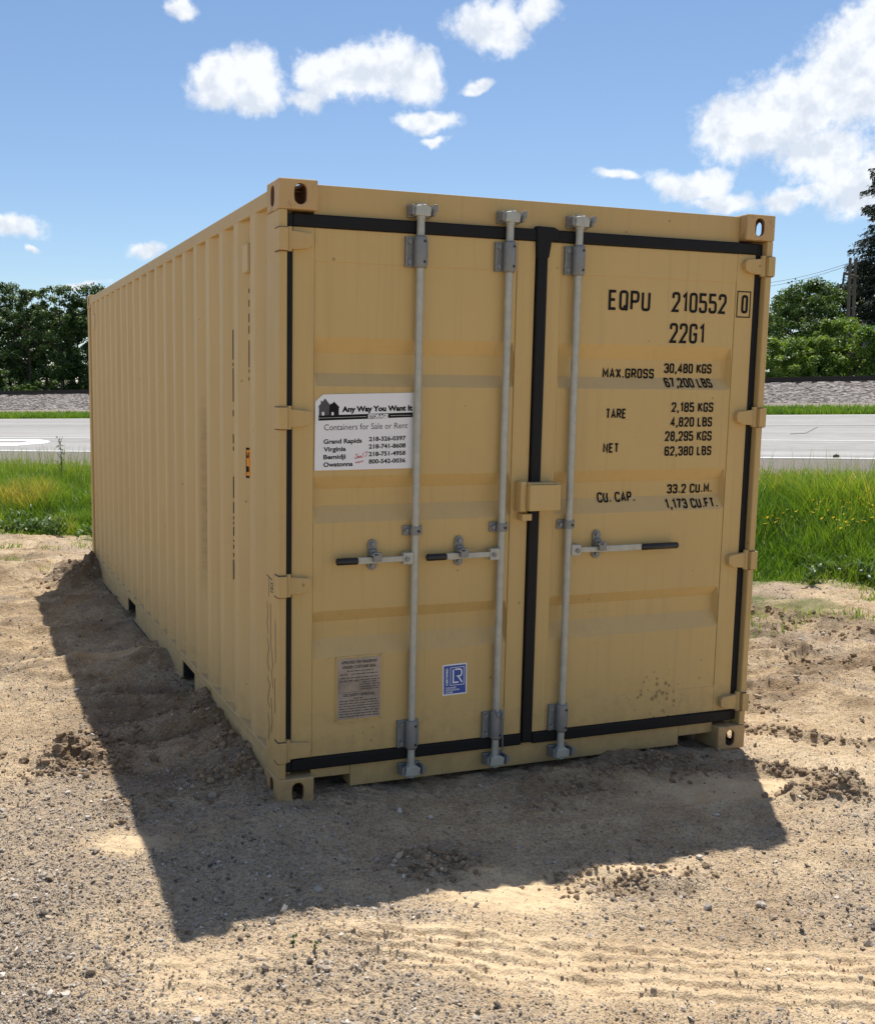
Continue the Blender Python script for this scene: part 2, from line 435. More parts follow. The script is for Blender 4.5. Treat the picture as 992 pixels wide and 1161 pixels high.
def mat_ground():
    m, N, L, P = new_mat('sandy_yard_soil')
    co = objco(N)
    n1 = noise(N, L, .55, 5, .6, co); n2 = noise(N, L, 3.2, 6, .68, co); n3 = noise(N, L, 38, 5, .7, co); n4 = noise(N, L, 150, 3, .7, co)
    mixn = mathn(N, L, 'ADD', mathn(N, L, 'MULTIPLY', n1, .35), mathn(N, L, 'ADD', mathn(N, L, 'MULTIPLY', n2, .4), mathn(N, L, 'MULTIPLY', n3, .25)))
    sand = ramp(N, L, mixn, [(.38, (.32, .222, .135)), (.46, (.50, .37, .232)), (.54, (.63, .485, .315)), (.66, (.74, .60, .415))])
    # grains: dark and light specks
    v = N.new('ShaderNodeTexVoronoi'); v.inputs['Scale'].default_value = 130; L.new(co, v.inputs['Vector'])
    gr = N.new('ShaderNodeSeparateXYZ'); L.new(v.outputs['Color'], gr.inputs[0])
    spk = ramp(N, L, gr.outputs['X'], [(.0, (.30, .28, .26)), (.16, (.66, .63, .60)), (.42, (1., .985, .96)), (.9, (1.18, 1.17, 1.15))])
    gm = attr(N, 'gravel')
    sand = mixc(N, L, mathn(N, L, 'ADD', .5, mathn(N, L, 'MULTIPLY', gm, .5), True), sand, spk, 'MULTIPLY')
    sand = mixc(N, L, mathn(N, L, 'MULTIPLY', gm, .62), sand, mixc(N, L, n3, (.30, .24, .18), (.52, .43, .33)))
    soil_shade = attr(N, 'tone_down')      # freshly turned darker soil, plus shading painted on the step faces
    sand = mixc(N, L, mathn(N, L, 'MULTIPLY', soil_shade, .78), sand, mixc(N, L, n3, (.11, .075, .047), (.25, .178, .112)))
    fine = attr(N, 'fine')     # swept pale sand
    sand = mixc(N, L, mathn(N, L, 'MULTIPLY', fine, .6), sand, mixc(N, L, n2, (.52, .39, .24), (.60, .465, .295)))
    # far cover: grass soil, shoulder gravel
    gz = attr(N, 'green')
    far = mixc(N, L, n2, (.06, .11, .02), (.13, .18, .04))
    c = mixc(N, L, gz, sand, far)
    sh = attr(N, 'shoulder')
    c = mixc(N, L, sh, c, mixc(N, L, n3, (.17, .15, .125), (.31, .28, .245)))
    L.new(c, P.inputs['Base Color']); P.inputs['Roughness'].default_value = .95; P.inputs['Specular IOR Level'].default_value = .15
    h = mathn(N, L, 'ADD', mathn(N, L, 'MULTIPLY', n3, 1.0), mathn(N, L, 'MULTIPLY', n4, .45))
    h = mathn(N, L, 'ADD', h, mathn(N, L, 'MULTIPLY', v.outputs['Distance'], -.35))
    h = mathn(N, L, 'MULTIPLY', h, mathn(N, L, 'SUBTRACT', 1.0, mathn(N, L, 'MULTIPLY', fine, .75)))
    bump(N, L, P, h, 1.0, .020)
    return m
M['ground'] = mat_ground()

def mat_stones():
    m, N, L, P = new_mat('mixed_pebbles')
    t = attr(N, 'tint')
    c = ramp(N, L, t, [(0, (.09, .077, .063)), (.22, (.25, .20, .15)), (.55, (.42, .33, .235)), (.8, (.40, .36, .31)), (1, (.66, .59, .50))])
    n = noise(N, L, 60, 3, .6, objco(N))
    L.new(mixc(N, L, .4, c, mixc(N, L, n, (.5, .5, .5), (1.2, 1.2, 1.2)), 'MULTIPLY'), P.inputs['Base Color'])
    P.inputs['Roughness'].default_value = .85
    return m
M['stones'] = mat_stones()
def mat_clod():
    m, N, L, P = new_mat('soil_clods')
    n = noise(N, L, 30, 5, .7, objco(N))
    t = attr(N, 'tint')
    a = mixc(N, L, n, (.11, .078, .05), (.26, .185, .118))
    L.new(mixc(N, L, t, a, (.34, .245, .155)), P.inputs['Base Color']); P.inputs['Roughness'].default_value = .95
    bump(N, L, P, n, .8, .01)
    return m
M['clod'] = mat_clod()
def mat_asphalt():
    m, N, L, P = new_mat('worn_pale_asphalt')
    co = objco(N)
    # object x runs along the road, y across it
    mp = N.new('ShaderNodeMapping'); mp.inputs['Scale'].default_value = (.05, 1.3, 1); L.new(co, mp.inputs[0])
    band = noise(N, L, 1.0, 3, .55, mp.outputs[0])
    g = noise(N, L, 2.0, 6, .7, co)
    c = ramp(N, L, mathn(N, L, 'ADD', mathn(N, L, 'MULTIPLY', band, .6), mathn(N, L, 'MULTIPLY', g, .4)), [(.32, (.20, .19, .178)), (.5, (.28, .268, .252)), (.68, (.35, .336, .318))])
    L.new(c, P.inputs['Base Color']); P.inputs['Roughness'].default_value = .9
    return m
M['asphalt'] = mat_asphalt()
M['roadpaint'] = mat_plain('road_paint_white', (.78, .78, .76), .7, 0, .08, 3)
M['crack'] = mat_plain('road_crack_sealant', (.15, .14, .135), .8)
def mat_ballast():
    m, N, L, P = new_mat('railway_ballast')
    co = objco(N)
    v = N.new('ShaderNodeTexVoronoi'); v.inputs['Scale'].default_value = 9; L.new(co, v.inputs['Vector'])
    s = N.new('ShaderNodeSeparateXYZ'); L.new(v.outputs['Color'], s.inputs[0])
    c = ramp(N, L, s.outputs['X'], [(0, (.05, .042, .037)), (.5, (.15, .128, .115)), (1, (.33, .30, .275))])
    L.new(c, P.inputs['Base Color']); P.inputs['Roughness'].default_value = .9
    bump(N, L, P, v.outputs['Distance'], .9, .08)
    return m
M['ballast'] = mat_ballast()

# ---------------------------------------------------------------- terrain frame: s runs along the road, E away from the camera
UX = np.array([.7315, -.6818]); EX = np.array([.6818, .7315]); TILT = .0235
EP = np.array([-60, 0, 10.6, 11.2, 15.4, 15.9, 16.9, 33.0, 36.0, 44.5, 46.5, 60, 90, 6000.])
ZP = np.array([0, 0, .0, .03, .62, .70, .80, 1.13, 1.02, 1.36, 1.40, 1.6, 1.8, 1.8])
def base_z(s, E):
    z = np.interp(E, EP, ZP)
    tone_down = 1 / (1 + (np.abs(s) / 260.) ** 2)
    return z + TILT * s * sstep(7.0, 16.5, E) * tone_down
def to_world(s, E):
    return CAM[0] + s * UX[0] + E * EX[0], CAM[1] + s * UX[1] + E * EX[1]
def to_local(x, y):
    dx, dy = x - CAM[0], y - CAM[1]
    return dx * UX[0] + dy * UX[1], dx * EX[0] + dy * EX[1]
def far_point(u, E, dz=0):
    """ground point in the direction of photo column u at distance E"""
    d = ray(u, 500); s, e = d[0] * UX[0] + d[1] * UX[1], d[0] * EX[0] + d[1] * EX[1]
    s = s / e * E
    x, y = to_world(s, E)
    return np.array([x, y, float(base_z(np.array(s), np.array(E))) + dz])

# relief of the yard, measured where it lies in the photograph
RIDGES = [  # polyline (photo px on the ground), height, half width
    ([(0, 754), (70, 752), (135, 746), (185, 738)], .040, .07), ([(0, 717), (80, 714), (160, 706)], .022, .06),
    ([(0, 690), (60, 688), (130, 672)], .024, .06), ([(30, 770), (110, 776)], .03, .05), ([(0, 665), (50, 660)], .03, .07),
    ([(55, 872), (85, 858), (120, 850)], .055, .07), ([(130, 930), (200, 905), (255, 892)], .03, .07),
    ([(700, 862), (745, 862), (790, 878), (815, 890)], .016, .08), ([(620, 890), (670, 884), (720, 888)], .03, .08), ([(455, 985), (510, 970)], .02, .08),
    ([(848, 872), (890, 880), (935, 892)], .045, .05), ([(895, 909), (930, 911), (975, 914)], .055, .055), ([(920, 895), (960, 900)], .035, .07),
    ([(842, 826), (900, 836), (992, 849)], .035, .045), ([(850, 690), (910, 700), (992, 722)], .05, .09), ([(860, 735), (930, 742), (992, 755)], .04, .07),
    ([(870, 775), (992, 800)], .03, .06), ([(845, 806), (870, 808)], .04, .05),
    ([(520, 992), (655, 985), (720, 990), (765, 1002), (800, 996)], .016, .04), ([(690, 1000), (740, 1006), (790, 1006)], -.025, .05),
    ([(0, 655), (50, 640), (90, 640)], .05, .12), ([(0, 640), (45, 627)], .03, .08)]
STEPS = [[(104, 786), (160, 785), (222, 787)], [(108, 800), (160, 799), (228, 803)], [(106, 817), (170, 817), (246, 816)], [(110, 838), (180, 841), (256, 834)], [(120, 860), (180, 866), (250, 858)]]
TRACKS = []
for k, (a, b) in enumerate(((1062, 1086), (1070, 1099), (1079, 1112), (1089, 1126), (1100, 1141))):
    TRACKS.append(([(340 + 25 * k, a - 4), (520, a + 2), (760, (a + b) / 2 + 1), (1040, b + 3)],  .0105, .024))
for k, y0 in enumerate((1092, 1106, 1122, 1140)):
    TRACKS.append(([(180, y0 + 6), (300, y0), (420, y0 + 3)], .0065, .024))
def seg_dist(x, y, a, b):
    ax, ay = a; bx, by = b; dx, dy = bx - ax, by - ay
    L2 = dx * dx + dy * dy + 1e-9
    t = np.clip(((x - ax) * dx + (y - ay) * dy) / L2, 0, 1)
    return np.hypot(x - ax - t * dx, y - ay - t * dy), t
def blob(x, y, c, rx, ry=None, rot=0):
    ry = ry or rx; dx, dy = x - c[0], y - c[1]; ca, sa = math.cos(rot), math.sin(rot)
    return np.exp(-(((dx * ca + dy * sa) / rx) ** 2 + ((-dx * sa + dy * ca) / ry) ** 2))

def relief(x, y):
    """yard relief and soil masks at arrays x, y (near part only)"""
    wx = x + .05 * fbm2(x, y, .35, 40, 3); wy = y + .05 * fbm2(x, y, .35, 50, 3)
    z = .035 * fbm2(x, y, 1.6, 3, 3) + .022 * fbm2(x, y, .42, 9, 4, .6) + .020 * fbm2(x, y, .085, 21, 5, .66)
    tone_down = np.zeros_like(x)
    for pts, h, w in RIDGES:
        g = [gp(*p) for p in pts]
        best = np.full_like(x, 1e9)
        for a, b in zip(g[:-1], g[1:]):
            best = np.minimum(best, seg_dist(wx, wy, a, b)[0])
        m = np.exp(-(best / w) ** 2)
        rough = 1 + .9 * fbm2(x, y, .16, 33, 3)
        z = z + h * m * rough
        if abs(h) > .02: tone_down = np.maximum(tone_down, m * .55)
    def signed(X, Y, pts):
        g = [gp(*p) for p in pts]; best = np.full_like(x, 1e9); sg = np.zeros_like(x); tt = np.zeros_like(x)
        for i, (a, b) in enumerate(zip(g[:-1], g[1:])):
            dd, t = seg_dist(X, Y, a, b); cr = (b[0] - a[0]) * (Y - a[1]) - (b[1] - a[1]) * (X - a[0])
            k = dd < best; best = np.where(k, dd, best); sg = np.where(k, np.sign(cr), sg); tt = np.where(k, (i + t) / (len(g) - 1), tt)
        return best, best * sg, tt            # distance, signed (+ = beyond the line), place along it
    tm = np.zeros_like(x)
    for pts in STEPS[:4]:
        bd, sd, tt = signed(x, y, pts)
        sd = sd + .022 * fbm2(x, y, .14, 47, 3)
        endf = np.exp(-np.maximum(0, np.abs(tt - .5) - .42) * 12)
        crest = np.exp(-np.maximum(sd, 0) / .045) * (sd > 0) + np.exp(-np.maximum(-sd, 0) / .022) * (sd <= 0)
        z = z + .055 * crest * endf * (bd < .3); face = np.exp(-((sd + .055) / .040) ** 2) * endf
        z = z - .020 * face; tone_down = np.maximum(tone_down, face * 1.0); tone_down = tone_down * (1 - .8 * np.exp(-((sd - .012) / .018) ** 2) * endf)  # near faces darkened, crests paled: shading contrast painted over the darker soil
    for pts, h, w in TRACKS:
        bd, sd, tt = signed(x, y, pts)
        sd = sd + .004 * fbm2(x, y, .30, 37, 3)
        m = np.where(sd > 0, np.exp(-np.maximum(sd, 0) / (w * 1.6)), np.exp(-(np.maximum(-sd, 0) / (w * .42)) ** 2)) * (bd < .12)
        z = z + h * m * np.clip(.85 + 1.6 * fbm2(x, y, .45, 35, 3), .1, 1.5); z = z - .5 * h * np.exp(-((sd + .022) / .010) ** 2)
        tm = np.maximum(tm, np.exp(-(bd / .055) ** 2))
    # heap against the far left corner, berms along the side, soil pushed up at the front
    rg = fbm2(x, y, .12, 61, 4, .65)
    hp = np.maximum(0, 1 - np.hypot((wx + .10) / .42, (wy - 5.78) / .52)); z = z + .27 * hp ** 1.25 * (1 + .6 * rg); tone_down = np.maximum(tone_down, np.clip(hp * 3, 0, 1))
    for (c, rx, ry, h) in (((-.02, 1.05), .28, .50, .095), ((-.02, .45), .16, .30, .07), ((-.04, 2.45), .22, .30, .075), ((-.02, 3.2), .12, .5, .035), ((-.05, 4.6), .2, .5, .05)):
        m = blob(wx, wy, c, rx, ry); z = z + h * m * (1 + .6 * rg); tone_down = np.maximum(tone_down, m * .7)
    z = z + .05 * blob(wx, wy, gp(95, 866), .17, .11) * (1 + 2.2 * rg); tone_down = np.maximum(tone_down, blob(wx, wy, gp(95, 862), .22, .15))
    z = z - .05 * blob(wx, wy, gp(120, 852), .10, .07)
    for px, r, h in (((760, 872), .20, .012), ((700, 872), .16, .010), ((650, 898), .20, .018), ((500, 985), .14, .02), ((950, 905), .13, .035)):
        m = blob(wx, wy, gp(*px), r * 1.4, r * .8); z = z + h * m * (1 + 1.6 * rg); tone_down = np.maximum(tone_down, m * .7)
    m = blob(wx, wy, (1.2, .06), 1.2, .10); z = z + .006 * m * (1 + rg)
    for px, rx, ry, k_ in (((195, 815), .44, .36, 1.0), ((150, 885), .30, .16, .7), ((95, 866), .20, .14, .9), ((755, 870), .36, .10, .8), ((480, 985), .16, .05, .6), ((640, 892), .25, .06, .5)):
        mm = blob(wx, wy, gp(*px), rx, ry, -.3) * np.clip(1 + 1.6 * fbm2(x, y, .18, 99, 3), 0, 1.6); tone_down = np.maximum(tone_down, np.clip(k_ * mm, 0, 1))
    # rough trampled ground right of and beyond the container
    rr_ = sstep(2.3, 3.2, x) * sstep(-.2, 1.0, y) * (.25 + .75 * sstep(10.2, 8.6, to_local(x, y)[1])); z = z + rr_ * (.085 * fbm2(x, y * 1.6, .34, 71, 4, .65))
    tone_down = np.maximum(tone_down, rr_ * np.clip(fbm2(x, y, .5, 75, 3) * 3.2, 0, .8))
    lr_ = sstep(.3, -.6, x) * sstep(1.0, 2.2, y); z = z + lr_ * .06 * fbm2(x, y * 2.2, .5, 81, 4, .62); tone_down = np.maximum(tone_down, lr_ * np.clip(fbm2(x, y * 2, .5, 85, 3) * 2.5, 0, .5))
    # masks
    grav = np.clip(.30 + 1.7 * fbm2(x, y, .8, 90, 3) + 1.3 * fbm2(x + .4 * y, y * 2.2, .22, 97, 3), 0, 1)
    for px, r, k in (((250, 985), .35, .8), ((700, 1000), .30, 1.0), ((230, 1030), .3, .6), ((900, 1030), .35, .5), ((480, 980), .2, .6), ((100, 1000), .4, .5), ((110, 830), .5, .5)):
        grav = np.maximum(grav, k * blob(wx, wy, gp(*px), r * 1.5, r * .8))
    fine = np.zeros_like(x)
    for px, r, q in (((585, 1015), .19, .13), ((700, 985), .2, .05), ((150, 965), .10, .07), ((120, 748), .5, .06), ((830, 900), .25, .12)):
        fine = np.maximum(fine, np.clip(1.6 * blob(wx, wy, gp(*px), r * 1.3, q * 1.2, -.12) , 0, 1))
    fine = np.maximum(np.clip(fine, 0, 1), .9 * tm * np.clip(.9 + 1.2 * fbm2(x, y, .5, 39, 2), .3, 1))
    grav = grav * (1 - fine)
    z = z * (1 - .0 * fine)
    return z, np.clip(tone_down, 0, 1), grav, fine

def spaced(lo, hi, fine_lo, fine_hi, step, growth=1.25):
    a = list(np.arange(fine_lo, fine_hi + 1e-6, step)); st = step; v = fine_hi
    while v < hi: st *= growth; v += st; a.append(v)
    st = step; v = fine_lo; b = []
    while v > lo: st *= growth; v -= st; b.append(v)
    return np.array(b[::-1] + a)

def build_ground():
    S = spaced(-4200, 4200, -10.8, 2.4, .0125, 1.22)
    Elist = [1.6]
    while Elist[-1] < 12.2: Elist.append(Elist[-1] + (.0042 if 2.5 < Elist[-1] < 4.3 else max(.0065, .0018 * Elist[-1])))
    st = .03
    while Elist[-1] < 5800:
        st = min(st * 1.12, .35) if Elist[-1] < 62 else st * 1.2
        Elist.append(Elist[-1] + st)
    lo = []; v = 1.6; st = .012
    while v > -40: st *= 1.3; v -= st; lo.append(v)
    Ev = np.array(lo[::-1] + Elist)
    for k in EP[2:-1]:
        Ev[np.argmin(np.abs(Ev - k))] = k
    s, E = np.meshgrid(S, Ev)
    sf, Ef = s.ravel(), E.ravel()
    x, y = to_world(sf, Ef)
    z = base_z(sf, Ef)
    near = (Ef < 13.5) & (Ef > .5) & (sf > -13) & (sf < 5)
    rz = np.zeros_like(z); tone_down = np.zeros_like(z); grav = np.full_like(z, .4); fine = np.zeros_like(z)
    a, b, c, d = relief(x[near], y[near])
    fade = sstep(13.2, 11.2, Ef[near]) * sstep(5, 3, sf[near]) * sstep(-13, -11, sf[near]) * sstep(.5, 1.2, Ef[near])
    rz[near] = a * fade; tone_down[near] = b * fade; grav[near] = c; fine[near] = d * fade
    z = z + rz
    # the bed under the road and ballast lies lower than their sheets
    z = z - .12 * ((Ef > 16.95) & (Ef < 32.95)) - .10 * ((Ef > 44.55) & (Ef < 60))
    wob = .75 * fbm2(sf, Ef, 1.3, 120, 3) + .35 * fbm2(sf, Ef, .25, 125, 2)
    green = sstep(10.45, 11.0, Ef + wob) * (1 - sstep(15.4, 15.75, Ef + wob * .6))
    # tufts creeping into the dirt on the right
    green = np.maximum(green, .75 * np.clip(3 * fbm2(sf, Ef, .5, 130, 3) - .1, 0, 1) * sstep(8.8, 10.3, Ef + wob) * sstep(-4, -1.5, sf) * sstep(11.5, 11, Ef))
    green = np.maximum(green, sstep(33.2, 34, Ef) * (1 - .85 * sstep(38.8, 40.4, Ef + wob) * sstep(48, 46, Ef)))
    shoulder = sstep(15.4, 15.75, Ef + wob * .6) * sstep(33.8, 33.2, Ef)
    shoulder = np.maximum(shoulder, .9 * sstep(38.6, 40.2, Ef + wob) * sstep(47, 46, Ef))
    nS = len(S); i = np.arange(len(Ev) - 1)[:, None] * nS + np.arange(nS - 1)[None, :]
    q = np.stack([i, i + 1, i + nS + 1, i + nS], -1).reshape(-1, 4)
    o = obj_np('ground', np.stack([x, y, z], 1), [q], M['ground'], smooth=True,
               attrs={'tone_down': ('POINT', tone_down), 'gravel': ('POINT', grav), 'fine': ('POINT', fine), 'green': ('POINT', green), 'shoulder': ('POINT', shoulder)})
    tag(o, kind='structure')
    return o
build_ground()

def ground_z(x, y):
    x = np.atleast_1d(np.asarray(x, float)); y = np.atleast_1d(np.asarray(y, float))
    s, E = to_local(x, y)
    fade = sstep(13.2, 11.2, E) * sstep(5, 3, s) * sstep(-13, -11, s) * sstep(.5, 1.2, E)
    a, _, g, f = relief(x, y)
    return base_z(s, E) + a * fade, g, f

# ---------------------------------------------------------------- road, markings, railway
ANG = math.atan2(UX[1], UX[0])
def strip(name, s0, s1, e0, e1, mat, lift, kind='structure', ds=6.0):
    """sheet on the road plane between E=e0..e1; object x runs along the road"""
    ss = np.arange(s0, s1 + ds * .5, ds) if s1 - s0 > ds else np.array([s0, s1])
    V = []; 
    zE = lambda E: .80 + (E - 16.9) * (1.13 - .80) / (33.0 - 16.9)
    for s in ss:
        for e in (e0, e1):
            d = 1 / (1 + (abs(s) / 260.) ** 2)
            V.append((s, e, zE(e) + TILT * s * d + lift))
    f = np.array([(2 * i, 2 * i + 2, 2 * i + 3, 2 * i + 1) for i in range(len(ss) - 1)])
    o = obj_np(name, np.array(V), [f], mat)
    o.location = (CAM[0], CAM[1], 0); o.rotation_euler = (0, 0, ANG)
    if kind: tag(o, kind=kind)
    return o
strip('road', -900, 900, 16.9, 33.0, M['asphalt'], .004)
strip('fog_line', -900, 900, 17.0, 17.12, M['roadpaint'], .010)
strip('lane_line', -900, 900, 21.15, 21.27, M['roadpaint'], .010)
strip('far_lane_line', -900, 900, 26.6, 26.68, M['crack'], .010)
strip('far_fog_line', -900, 900, 32.2, 32.3, M['roadpaint'], .010)

def road_sheet(name, polys, mat, lift=.010):
    zE = lambda E: .80 + (E - 16.9) * (1.13 - .80) / (33.0 - 16.9)
    mb = MB()
    for p in polys: mb.add([(s, e, zE(e) + TILT * s / (1 + (abs(s) / 260.) ** 2) + lift) for s, e in p], [tuple(range(len(p)))])
    o = mb.build(name, mat); o.location = (CAM[0], CAM[1], 0); o.rotation_euler = (0, 0, ANG)
    return tag(o, kind='structure')
def road_pt(u, v):
    """(s,E) where the sight line meets the road plane"""
    d = ray(u, v); ds, de = d[0] * UX[0] + d[1] * UX[1], d[0] * EX[0] + d[1] * EX[1]
    k = (1.13 - .80) / 16.1
    t = (.80 - 16.9 * k - CAM[2]) / (d[2] - k * de - TILT * ds)
    return ds * t, de * t
road_sheet('turn_arrow', [[road_pt(*p) for p in q] for q in (
    [(-60, 498.6), (8, 498.5), (42, 498.4), (55, 500), (57, 501.4), (32, 501), (26, 500.1), (0, 500.3), (-60, 500.5)],
    [(-60, 502.6), (0, 502.5), (25, 502.4), (32, 501), (57, 501.4), (50, 503.3), (32, 504.5), (14, 506.2), (0, 505.6), (-60, 505.4)])], M['roadpaint'])
road_sheet('road_cracks', [[road_pt(*p) for p in q] for q in ([(896, 491.6), (914, 490.8), (914, 491.6), (896, 492.6)], [(914, 490.8), (926, 484.2), (927, 484.6), (914, 491.6)])], M['crack'])

def build_railway():
    # ballast shoulder, bumpy, 45..60 m from the camera
    S = np.concatenate([np.arange(-260, -90, 2.0), np.arange(-90, 30, .14), np.arange(30, 200, 2.0)])
    prof = [(44.4, 0), (45.2, .10), (46.4, .36), (47.3, .58), (47.85, .72), (50.4, .72), (51.0, .66), (53.5, -.1)]
    Ed = []; Zd = []
    for (a, za), (b, zb) in zip(prof[:-1], prof[1:]):
        n = max(1, int((b - a) / .15))
        for k in range(n): Ed.append(a + (b - a) * k / n); Zd.append(za + (zb - za) * k / n)
    Ed.append(prof[-1][0]); Zd.append(prof[-1][1])
    Ed = np.array(Ed); Zd = np.array(Zd)
    s, E = np.meshgrid(S, Ed); sf, Ef = s.ravel(), E.ravel()
    x, y = to_world(sf, Ef)
    z = base_z(sf, Ef) + np.repeat(Zd, len(S)) + .10 * vnoise(sf, Ef, .22, 5) + .05 * vnoise(sf, Ef, 1.2, 6)
    nS = len(S); i = np.arange(len(Ed) - 1)[:, None] * nS + np.arange(nS - 1)[None, :]
    q = np.stack([i, i + 1, i + nS + 1, i + nS], -1).reshape(-1, 4)
    tag(obj_np('ballast_bed', np.stack([x, y, z], 1), [q], M['ballast']), kind='structure')
    x0, y0 = to_world(0, 48.4)
    t = empty('railway_track', (x0, y0, float(base_z(np.array(0.), np.array(48.4))) + .70), 'dark steel railway track running along the grey ballast bed beyond the road', 'railway track')
    t.rotation_euler = (0, 0, ANG)
    prof2 = [(-.07, 0), (.07, 0), (.07, .015), (.012, .035), (.012, .14), (.036, .15), (.036, .20), (-.036, .20), (-.036, .15), (-.012, .14), (-.012, .035), (-.07, .015)]
    for off in (0, 1.435):
        mb = MB(); ss = np.concatenate([np.arange(-260, 200, 10.)])
        for a, b in zip(ss[:-1], ss[1:]):
            za = TILT * a / (1 + (abs(a) / 260.) ** 2); zb = TILT * b / (1 + (abs(b) / 260.) ** 2)
            n = len(prof2)
            v = [(a, p + off, q + za + .06) for p, q in prof2] + [(b, p + off, q + zb + .06) for p, q in prof2]
            mb.add(v, [(k, (k + 1) % n, n + (k + 1) % n, n + k) for k in range(n)])
        mb.build('rail', M['rail'], t)
    mb = MB()
    for a in np.arange(-100, 40, .6):
        za = TILT * a / (1 + (abs(a) / 260.) ** 2)
        mb.box(a - .11, a + .11, -.55, 1.99, za - .10, za + .065)
    o = mb.build('sleepers', M['wood'], t); o['kind'] = 'stuff'
build_railway()

# ---------------------------------------------------------------- lettering
def fillet(pts, rad, closed=False, n=5):
    out = []; m = len(pts)
    for i, p in enumerate(pts):
        r = rad[i] if isinstance(rad, (list, tuple)) else rad
        if (not closed and i in (0, m - 1)) or r <= 0: out.append(tuple(p)); continue
        p = Vector((*p,)); a = Vector((*pts[(i - 1) % m],)); b = Vector((*pts[(i + 1) % m],))
        da, db = (a - p), (b - p); la, lb = da.length, db.length; da.normalize(); db.normalize()
        ang = da.angle(db); 
        if ang > 3.1: out.append(tuple(p)); continue
        t = min(r / math.tan(ang / 2), la * .499, lb * .499); s, e = p + da * t, p + db * t
        for k in range(n + 1):
            u = k / n; out.append(tuple(s * (1 - u) ** 2 + p * 2 * u * (1 - u) + e * u * u))
    if closed: out.append(out[0])
    return out
w = .44; r_ = .17
def P_(*p, r=r_, c=False): return fillet(list(p), r, c)
O_ = P_((0, 0), (w, 0), (w, 1), (0, 1), c=True)
G = {
 '0': (w, [O_]), 'O': (w, [O_]), '1': (.26, [[(.02, .80), (.22, 1), (.22, 0)]]),
 '2': (w, [fillet([(0, .72), (0, 1), (w, 1), (w, .60), (0, 0), (w, 0)], [0, r_, r_, .12, 0, 0])]),
 '3': (w, [P_((0, .76), (0, 1), (w, 1), (w, .52), (.14, .52)), P_((.2, .52), (w, .52), (w, 0), (0, 0), (0, .24))]),
 '4': (w, [[(.34, 0), (.34, 1), (0, .28), (w + .03, .28)]]),
 '5': (w, [fillet([(w, 1), (0, 1), (0, .58), (w, .58), (w, 0), (0, 0), (0, .24)], [0, 0, 0, r_, r_, r_, 0])]),
 '6': (w, [P_((w, .76), (w, 1), (0, 1), (0, .3)), P_((0, 0), (w, 0), (w, .57), (0, .57), c=True)]),
 '7': (w, [[(0, 1), (w, 1), (.12, 0)]]),
 '8': (w, [P_((0, 0), (w, 0), (w, .52), (0, .52), c=True), P_((.02, .52), (w - .02, .52), (w - .02, 1), (.02, 1), c=True)]),
 '9': (w, [P_((0, .24), (0, 0), (w, 0), (w, .7)), P_((0, .43), (w, .43), (w, 1), (0, 1), c=True)]),
 'E': (.40, [[(.40, 1), (0, 1), (0, 0), (.40, 0)], [(0, .52), (.34, .52)]]), 'F': (.40, [[(.40, 1), (0, 1), (0, 0)], [(0, .50), (.34, .50)]]),
 'Q': (w, [O_, [(.24, .20), (w + .04, -.06)]]), 'P': (w, [fillet([(0, 0), (0, 1), (w, 1), (w, .46), (0, .46)], [0, 0, r_, r_, 0])]),
 'U': (w, [P_((0, 1), (0, 0), (w, 0), (w, 1))]), 'G': (w, [fillet([(w, .74), (w, 1), (0, 1), (0, 0), (w, 0), (w, .46), (.22, .46)], [0, r_, r_, r_, r_, 0, 0])]),
 'M': (.54, [[(0, 0), (0, 1), (.27, .30), (.54, 1), (.54, 0)]]), 'A': (.48, [[(0, 0), (.24, 1), (.48, 0)], [(.09, .28), (.39, .28)]]),
 'X': (.46, [[(0, 0), (.46, 1)], [(0, 1), (.46, 0)]]), 'R': (w, [fillet([(0, 0), (0, 1), (w, 1), (w, .48), (0, .48)], [0, 0, r_, r_, 0]), [(.22, .48), (w + .02, 0)]]),
 'S': (w, [fillet([(w, .76), (w, 1), (0, 1), (0, .55), (w, .48), (w, 0), (0, 0), (0, .24)], [0, r_, r_, .12, .12, r_, r_, 0])]),
 'K': (w, [[(0, 0), (0, 1)], [(w, 1), (0, .40)], [(.14, .55), (w + .02, 0)]]), 'L': (.36, [[(0, 1), (0, 0), (.36, 0)]]),
 'B': (w, [fillet([(0, 0), (0, 1), (w - .03, 1), (w - .03, .53), (0, .53)], [0, 0, r_, r_, 0]), fillet([(0, .53), (w, .53), (w, 0), (0, 0)], [0, r_, r_, 0])]),
 'T': (.42, [[(0, 1), (.42, 1)], [(.21, 1), (.21, 0)]]), 'N': (w, [[(0, 0), (0, 1), (w, 0), (w, 1)]]),
 'C': (w, [P_((w, .74), (w, 1), (0, 1), (0, 0), (w, 0), (w, .26))]), '.': (.09, [[(.045, -.02), (.045, .13)]]), ',': (.09, [[(.07, .12), (.07, .02), (.0, -.22)]]),
 'D': (w, [fillet([(0, 0), (0, 1), (w, 1), (w, 0), (0, 0)], [0, 0, r_, r_, 0])]), 'I': (.04, [[(.02, 0), (.02, 1)]]), 'V': (.46, [[(0, 1), (.23, 0), (.46, 1)]]), 'H': (w, [[(0, 0), (0, 1)], [(w, 0), (w, 1)], [(0, .5), (w, .5)]])}
